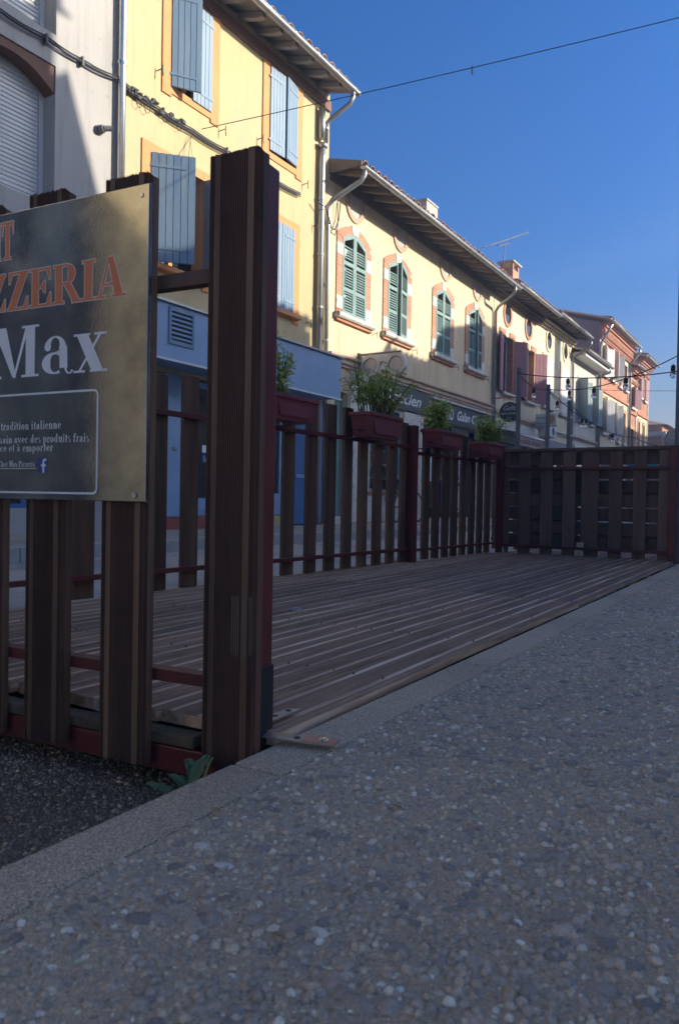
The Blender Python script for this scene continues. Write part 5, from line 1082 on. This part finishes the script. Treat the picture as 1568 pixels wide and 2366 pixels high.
asg = thing('artisan_sign', 'white projecting artisan baker sign with a gold rosette', 'sign', (-7.3,24.2,3))
AY = 24.2
MB().box(-7.5,-6.82,AY,AY+.08,3.0,3.39).build('panel', 'white_paint', asg, bevel=.008); MB().box(-7.599,-6.80,AY-.01,AY+.09,2.965,2.998).build('bracket', 'zinc', asg)
MB().prism([(-6.98+.12*cos(2*pi*i/20),3.22+.12*sin(2*pi*i/20)) for i in range(20)], 1, AY-.008, AY-.001).prism([(-7.03,3.12),(-6.93,3.12),(-6.91,3.02),(-6.98,3.06),(-7.05,3.02)], 1, AY-.006, AY-.001).build('rosette', 'gold', asg)
font_text('lettering', 'ARTISAN', 'soffit_wood', asg, lambda x,yy,z: (-7.47+x, AY-.003-z, 3.24+yy), .07, .32, 0, .01, .001)
font_text('lettering', 'BOULANGER', 'soffit_wood', asg, lambda x,yy,z: (-7.47+x, AY-.003-z, 3.06+yy), .07, .34, 0, .01, .001)

# ---------------- cables ----------------
cb = thing('facade_cable', 'bundle of black cables clipped along the facades', 'cable', (-7.55,7,5.7))
import itertools
def cab(pts, r, dz=0, dy=0):
    out = []
    for (p, q) in zip(pts[:-1], pts[1:]):
        for i in range(6):
            t = i/6; out.append((-7.55+random.uniform(-.004,.004), p[0]+(q[0]-p[0])*t+dy, p[1]+(q[1]-p[1])*t+dz-.02*sin(pi*t)))
    out.append((-7.55, pts[-1][0]+dy, pts[-1][1]+dz)); return out
main = [(2,5.75),(3.6,5.74),(5.0,5.72),(5.56,5.74),(6.07,5.73),(6.62,5.79),(7.3,5.73),(7.98,5.72),(8.75,5.73),(9.7,5.74),(10.7,5.77),(11.2,5.80)]
for k_, (dz, r) in enumerate(((0,.014),(.03,.009),(-.035,.010))): MB().tube(cab(main[:-1] if k_ < 2 else main[5:-1], r, dz), r, 6).build('cable', 'cable_black', cb)
MB().tube([(-7.5,11.1,5.78),(-7.42,11.3,5.74),(-7.44,11.45,5.62),(-7.50,11.62,5.48),(-7.53,11.8,5.5),(-7.54,11.95,5.75),(-7.54,12.0,6.1)],.012,6).tube([(-7.52,11.25,5.7),(-7.5,11.5,5.42),(-7.5,11.75,5.38),(-7.53,11.9,5.6),(-7.53,11.88,6.1)],.009,6).build('cable_loop', 'cable_black', cb)
b = MB()
for i in range(34):    # splices and clips on the bundle
    yy = random.uniform(6.75,8.0); zz = 5.75-.02*(yy-6.8)+random.uniform(-.06,.05); b.box(-7.58,-7.53,yy,yy+random.uniform(.02,.07),zz,zz+random.uniform(.015,.04))
b.build('splice', 'cable_black', cb, kind='stuff')
for (yy, r) in ((6.98,.07),(7.12,.08),(7.45,.06),(7.72,.06)): MB().tube([(-7.55,yy+r*.7*cos(a_),5.66+r*sin(a_)) for a_ in [i*pi/6 for i in range(13)]],.004,5).build('cable_loop', 'cable_black', cb)
for yy in (5.56,6.07,8.75,9.6): bx('cable_clip', 'iron', cb, FXW+.001,-7.53,yy-.012,yy+.012,5.68,5.79)
MB().tube([(-7.55,6.73,5.72),(-7.56,6.74,5.5),(-7.57,6.75,5.1),(-7.57,6.75,4.2)],.006,5).build('cable', 'cable_black', cb)
MB().tube([(-7.55,8.0,5.70),(-7.53,7.93,5.55),(-7.52,7.88,5.2),(-7.5,7.85,5.1)],.004,5).tube([(-7.53,7.93,5.55),(-7.5,8.0,5.1)],.003,5).build('cable', 'cable_black', cb)
wr = thing('span_wire', 'thin black wire crossing the street against the sky', 'wire', (-7.5,8.13,5.79))
W0, W1 = Vector((-7.5,8.13,5.79)), Vector((-1.5,10.53,6.88)); WE = W0+(W1-W0)*1.98
MB().tube(sag(tuple(W0), tuple(WE), .10, 30), .006, 6).build('wire', 'cable_black', wr)
wm = sag(tuple(W0), tuple(WE), .10, 30)[9]; MB().tube([(wm[0],wm[1],wm[2]+.02),(wm[0],wm[1],wm[2]-.09)],.012,6).build('wire_joint', 'cable_black', wr)
for n_, (z0, z1, yy) in enumerate(((5.0,5.3,30),(4.0,4.1,41))):
    ww = thing('far_wire', ('thin wire across the street beyond the pale house','lowest thin wire across the far street')[n_], 'wire', (-7.5,yy,z0)); MB().tube(sag((-7.5,yy,z0),(4.2,yy+3,z1),.3,16),.008,5).build('wire', 'cable_black', ww)
an = thing('tv_aerial', 'roof aerial with one long boom on a mast', 'aerial', (-8.6,23.95,8.7))
MB().tube([(-8.6,23.91,8.4),(-8.6,23.98,9.08)],.016,8).build('mast', 'iron', an)
MB().tube([(-8.6,22.12,8.41),(-8.6,26.53,10.26)],.018,6).build('boom', 'iron', an)
MB().tube([(-8.6,23.28,8.89),(-8.6,23.36,8.80),(-8.6,23.98,9.06),(-8.6,24.55,9.26),(-8.6,24.64,9.46)],.010,6).build('yoke', 'iron', an)
b = MB()
for i in range(5):
    t = i/4; b.tube([(-8.68-.1*(1-t),22.2+t*.35,8.44+t*.15),(-8.52+.1*(1-t),22.2+t*.35+0*t,8.44+t*.15)],.006,4)
b.build('dipole', 'galvanised', an, kind='stuff')

# ---------------- window boxes and plants ----------------
def planter(lab, x0, x1, y0_, y1_, z0, z1):
    p = thing('window_box', lab, 'planter', ((x0+x1)/2,y0_,z0), group='maroon window boxes on the roadside fence'); t = .014; b = MB(); zi = z1-.022
    A0 = [(x0+t,y0_+t,z0),(x1-t,y0_+t,z0),(x1-t,y1_-t,z0),(x0+t,y1_-t,z0)]; A1 = [(x0,y0_,zi),(x1,y0_,zi),(x1,y1_,zi),(x0,y1_,zi)]
    b.add(A0+A1, [(0,3,2,1),(0,1,5,4),(1,2,6,5),(2,3,7,6),(3,0,4,7)]); b.build('body', 'planter_plastic', p, fix=False, bevel=.0)
    b = MB(); e = .010
    b.box(x0-e,x1+e,y0_-e,y0_+.008,zi,z1).box(x0-e,x1+e,y1_-.008,y1_+e,zi,z1).box(x0-e,x0+.008,y0_+.008,y1_-.008,zi,z1).box(x1-.008,x1+e,y0_+.008,y1_-.008,zi,z1)
    b.build('rim', 'planter_plastic', p, bevel=.002)
    MB().box(x0+.008,x1-.008,y0_+.008,y1_-.008,z1-.03,z1-.012).build('soil', 'moss_wood', p)
    m_ = (x0+x1)/2; zc = z0+.03
    MB().box(m_-.025,m_+.02,y0_+t-.006,y0_+t+.0,zc,zc+.012).build('drain_slot', 'black_rubber', p)
    MB().prism([(y0_+.07,z0+.02),(y1_-.07,z0+.02),(y1_-.05,zi-.02),(y0_+.05,zi-.02)], 0, x1-.007, x1-.001).build('side_panel', 'planter_plastic', p)
    for q_ in (y0_+.06, y1_-.06): MB().tube([(x0+.02,q_,z0-.004),(x0-.06,q_,z0-.006),(x0-.07,q_,z0+.02)],.006,5).build('holder', 'iron', p)
    return p
planter('maroon window box half hidden behind the big corner post', -2.43,-2.28,3.02,3.43,.875,1.005)
planter('maroon window box holding the tallest leafy plant', -2.38,-2.24,3.95,4.37,.855,1.003)
planter('maroon window box just beyond the fence post', -2.36,-2.225,4.92,5.36,.855,.985)
planter('last maroon window box near the slatted screen', -2.31,-2.165,5.72,6.15,.830,.955)
def plant(lab, pts, zb, zt, nst, spread, leaves, lsz, tall=False, yellow=0, bush=None):
    p = thing('potted_plant', lab, 'plant', (pts[0][0],pts[0][1],zb)); st = MB(); lf_ = MB(); yl = MB()
    def leaf(B, c_, d, s):
        d = d.normalized(); up = Vector((0,0,1)); sd_ = d.cross(up)
        if sd_.length < .1: sd_ = Vector((1,0,0))
        sd_.normalize(); n_ = sd_.cross(d); w_ = s*.30; c_ = Vector(c_)
        P_ = [c_, c_+d*s*.35+sd_*w_+n_*s*.06, c_+d*s*.5-n_*s*.02, c_+d*s*.35-sd_*w_+n_*s*.06, c_+d*s-n_*s*.16, c_+d*s*.72+sd_*w_*.7, c_+d*s*.72-sd_*w_*.7]
        B.add([tuple(q) for q in P_], [(0,1,2),(0,2,3),(1,5,2),(2,5,4),(2,4,6),(2,6,3)])
    for i in range(nst):
        a_ = random.choice(pts); x, yy = a_[0]+random.uniform(-.02,.02), a_[1]+random.uniform(-.03,.03)
        h = (zt-zb)*random.uniform(.6,1.0); az = random.uniform(0,2*pi); tl = random.uniform(.2,1)*spread
        path = [(x+cos(az)*tl*t**1.4+random.uniform(-.006,.006), yy+sin(az)*tl*t**1.4+random.uniform(-.006,.006), zb+h*t) for t in [j/6 for j in range(7)]]
        st.tube(path, .004 if tall else .0035, 5, .0015)
        for j in range(leaves):
            t = random.uniform(.30 if tall else .12, 1.0); k_ = min(5, int(t*6)); f0 = t*6-k_
            c_ = Vector(path[k_])*(1-f0)+Vector(path[k_+1])*f0; az2 = random.uniform(0,2*pi); s = lsz*random.uniform(.6,1.25)
            off = Vector((cos(az2),sin(az2),0))*random.uniform(0,.03 if bush is None else bush)
            B = yl if random.random() < yellow else lf_
            leaf(B, c_+off, Vector((cos(az2),sin(az2),random.uniform(-.7,.5))), s)
    st.build('stem', 'stem_green', p); o = lf_.build('foliage', 'leaf_green', p, fix=False, kind='stuff')
    if yl.v: yl.build('yellow_leaf', 'leaf_yellow', p, fix=False, kind='stuff')
plant('tall thin leafy plant in the window box next to the middle of the fence', [(-2.31,4.08),(-2.31,4.2),(-2.31,4.3)], .99, 1.33, 26, .20, 26, .040, tall=True, yellow=.05, bush=.035)
plant('leafy shoots leaning left over the tall plant window box', [(-2.34,4.0),(-2.36,4.05)], .99, 1.36, 7, .17, 26, .040, tall=True, yellow=.03)
plant('bushy green plant at the near end of the box beyond the fence post', [(-2.32,5.0),(-2.30,5.12)], .975, 1.25, 22, .13, 34, .042, yellow=.03, bush=.04)
plant('round bushy green plant with a few yellow leaves by the screen', [(-2.24,5.85),(-2.24,6.0)], .945, 1.19, 24, .15, 34, .042, yellow=.06, bush=.04)
plant('trailing leafy plant beside the edge of the big post', [(-2.36,3.08),(-2.34,3.16)], .99, 1.33, 12, .09, 26, .045, yellow=.02, bush=.03)

# ---------------- small things on the ground ----------------
def strap(lab, pts, z, holes, tip=None):
    s_ = thing('steel_strap', lab, 'bracket', (pts[0][0],pts[0][1],z)); b = MB(); b.prism(pts, 2, z, z+.004); b.build('plate', 'steel_plate', s_, bevel=.0008)
    for (x,yy) in holes: MB().tube([(x,yy,z+.0042),(x,yy,z+.0052)], .006, 12).build('hole', 'black_rubber', s_)
    if tip: MB().prism(tip, 2, z+.0041, z+.0047).build('orange_mark', 'orange_strip', s_)
    return s_
s_ = strap('drilled steel strap with orange tip lying from the post over the kerb', [(-.852,1.112),(-.713,1.146),(-.721,1.178),(-.860,1.142)], .009, [(-.792,1.142)], [(-.775,1.131),(-.7145,1.1465),(-.722,1.177),(-.782,1.162)])
MB().tube([(-.741,1.155,.0135),(-.741,1.155,.0155)], .009, 12).tube([(-.741,1.155,.0156),(-.741,1.155,.0185)], .0055, 6).build('screw_head', 'galvanised', s_)
s_ = strap('drilled steel strap screwed along the deck edge behind the post', [(-.893,1.145),(-.866,1.145),(-.8665,1.262),(-.893,1.245)], ZD+.004, [(-.880,1.19),(-.880,1.235)])
rg = thing('metal_ring', 'small metal ring lying on the deck', 'ring', (-1.684,2.41,ZD))
MB().tube([(-1.684+.024*cos(a_),2.41+.024*sin(a_),ZD+.006) for a_ in [i*2*pi/20 for i in range(21)]],.0025,6).build('hoop', 'galvanised', rg, smooth=True)
wd_ = thing('kerb_weed', 'small broad leaved weed growing between kerb and fence', 'weed', (-.90,1.03,-.126))
def wleaf(az, L_, w_, lean, bx0=(-.925,1.01)):
    n = 12; L_ *= 1.12; rows = []
    for i in range(n+1):
        t = i/n; ww = w_*(sin(pi*min(1,t*.93+.04))**.9)*(.25+1.1*t)*(1+.30*(i%2)); r_l = L_*(t*lean+.10*t*t); z = -.124+L_*t*sqrt(max(.05,1-lean**2))-.30*L_*t*t*t
        wob = .06*sin(t*5+az*3)*L_; cx_, cy_ = bx0[0]+cos(az)*r_l-sin(az)*wob, bx0[1]+sin(az)*r_l+cos(az)*wob; sx_, sy_ = -sin(az)*ww, cos(az)*ww; e = .0045*(t+.2)+.001*sin(i*3)
        rows.append(((cx_+sx_, cy_+sy_, z+e), (cx_+sx_*.45, cy_+sy_*.45, z+e*.7), (cx_, cy_, z-.001), (cx_-sx_*.45, cy_-sy_*.45, z+e*.7), (cx_-sx_, cy_-sy_, z+e)))
    b = MB()
    for i in range(n):
        for j in range(4): b.quad(rows[i][j], rows[i][j+1], rows[i+1][j+1], rows[i+1][j])
    return b.build('leaf', 'weed_green', wd_, fix=False, smooth=True)
for a_ in ((2.6,.12,.013,.35),(3.3,.11,.014,.75),(.1,.12,.010,.35),(.9,.13,.010,.15),(.45,.13,.009,.55),(3.9,.10,.015,.9),(5.2,.07,.010,.5),(1.9,.13,.012,.2),(2.9,.10,.012,.6),(4.4,.09,.012,.75),(6.0,.08,.009,.5)): wleaf(*a_)
b = MB()
def scrap(x, yy, z, s, B):
    a_ = random.uniform(0,2*pi); n_ = 6; B.add([(x+s*(1+.3*random.random())*cos(a_+2*pi*i/n_)*1.3, yy+s*.7*sin(a_+2*pi*i/n_), z+random.uniform(0,.004)) for i in range(n_)], [tuple(range(n_))])
for i in range(16): scrap(random.uniform(-1.25,-.85), random.uniform(.55,.98), -.117, random.uniform(.003,.0075), b)
for (x, yy) in ((-.62,.53),(-.45,.62),(-.71,.82),(-.50,.98),(-.30,1.3),(-.62,1.9),(-.55,1.02)): scrap(x, yy, .006, random.uniform(.004,.008), b)
for i in range(14): scrap(random.uniform(-2.3,-.95), random.uniform(1.4,5.5), ZD+.004, random.uniform(.004,.008), b)
tag(b.build('leaf_litter', 'debris_leaf', None, fix=False), 'dry leaf scraps scattered over road, pavement and deck', None, None, 'stuff')

# ---------------- bicycle ----------------
bk = thing('bicycle', 'dark city bicycle leaning against the optician wall behind the fence', 'bicycle', (-7.25,14.5,0))
def T_(yy, z, dx=0): return (-7.28+.0+(z*.12*-1)+dx, yy, z)
def wheel(yc):
    t = MB().tube([T_(yc+.33*cos(a_), .34+.33*sin(a_)) for a_ in [i*2*pi/28 for i in range(29)]], .018, 7).build('wheel', 'black_rubber', bk, smooth=True)
    MB().tube([T_(yc+.305*cos(a_), .34+.305*sin(a_)) for a_ in [i*2*pi/28 for i in range(29)]], .009, 5).build('rim', 'galvanised', t)
    sp_ = MB()
    for i in range(16): a_ = i*2*pi/16; sp_.tube([T_(yc,.34), T_(yc+.30*cos(a_),.34+.30*sin(a_))], .0018, 3)
    sp_.build('spokes', 'galvanised', t, kind='stuff')
wheel(13.98); wheel(15.06)
fr_ = MB()
for a_, b2_ in (((13.98,.34),(14.42,.30)),((13.98,.34),(14.28,.78)),((14.28,.86),(14.42,.30)),((14.42,.30),(14.84,.62)),((14.30,.72),(14.84,.74)),((14.86,.60),(14.80,.86)),((14.86,.62),(15.06,.34))): fr_.tube([T_(*a_), T_(*b2_)], .016, 7)
fr_.build('frame', 'iron', bk)
MB().tube([T_(14.80,.86),T_(14.79,.98),T_(14.66,1.02,.24),T_(14.55,1.0,.27)],.011,6).tube([T_(14.79,.98),T_(14.66,1.02,-.12),T_(14.58,1.0,-.12)],.011,6).build('handlebar', 'iron', bk)
MB().ball(T_(14.26,.90),.1,10,6,(.7,1.3,.35)).build('saddle', 'black_rubber', bk, smooth=True)
MB().tube([T_(14.42,.30,.04),T_(14.50,.16,.06),T_(14.56,.16,.10)],.010,6).tube([T_(14.42+.09*cos(a_),.30+.09*sin(a_),.03) for a_ in [i*pi/8 for i in range(17)]],.006,5).build('crank', 'iron', bk)
MB().tube([T_(13.98+.37*cos(a_), .34+.37*sin(a_)) for a_ in [radians(20+i*14) for i in range(11)]], .014, 6).build('mudguard', 'iron', bk)

# ---------------- added haze between viewer and facades in place of lens glare ----------------
hz = MB().box(-450,450,-450,650,-1.6,14.8).build('veil', 'concrete', None); tag(hz, kind='stuff'); tag(hz, 'thin added haze filling the street')
_m = bpy.data.materials.new('veil_air'); _m.use_nodes = True; _t = _m.node_tree; _t.nodes.remove(P(_m)); _v = _t.nodes.new('ShaderNodeVolumePrincipled')
_v.inputs['Density'].default_value = .0050; _v.inputs['Color'].default_value = (.9,.92,.95,1); _v.inputs['Anisotropy'].default_value = .35
_t.links.new(_v.outputs[0], _t.nodes['Material Output'].inputs['Volume']); hz.data.materials.clear(); hz.data.materials.append(_m)
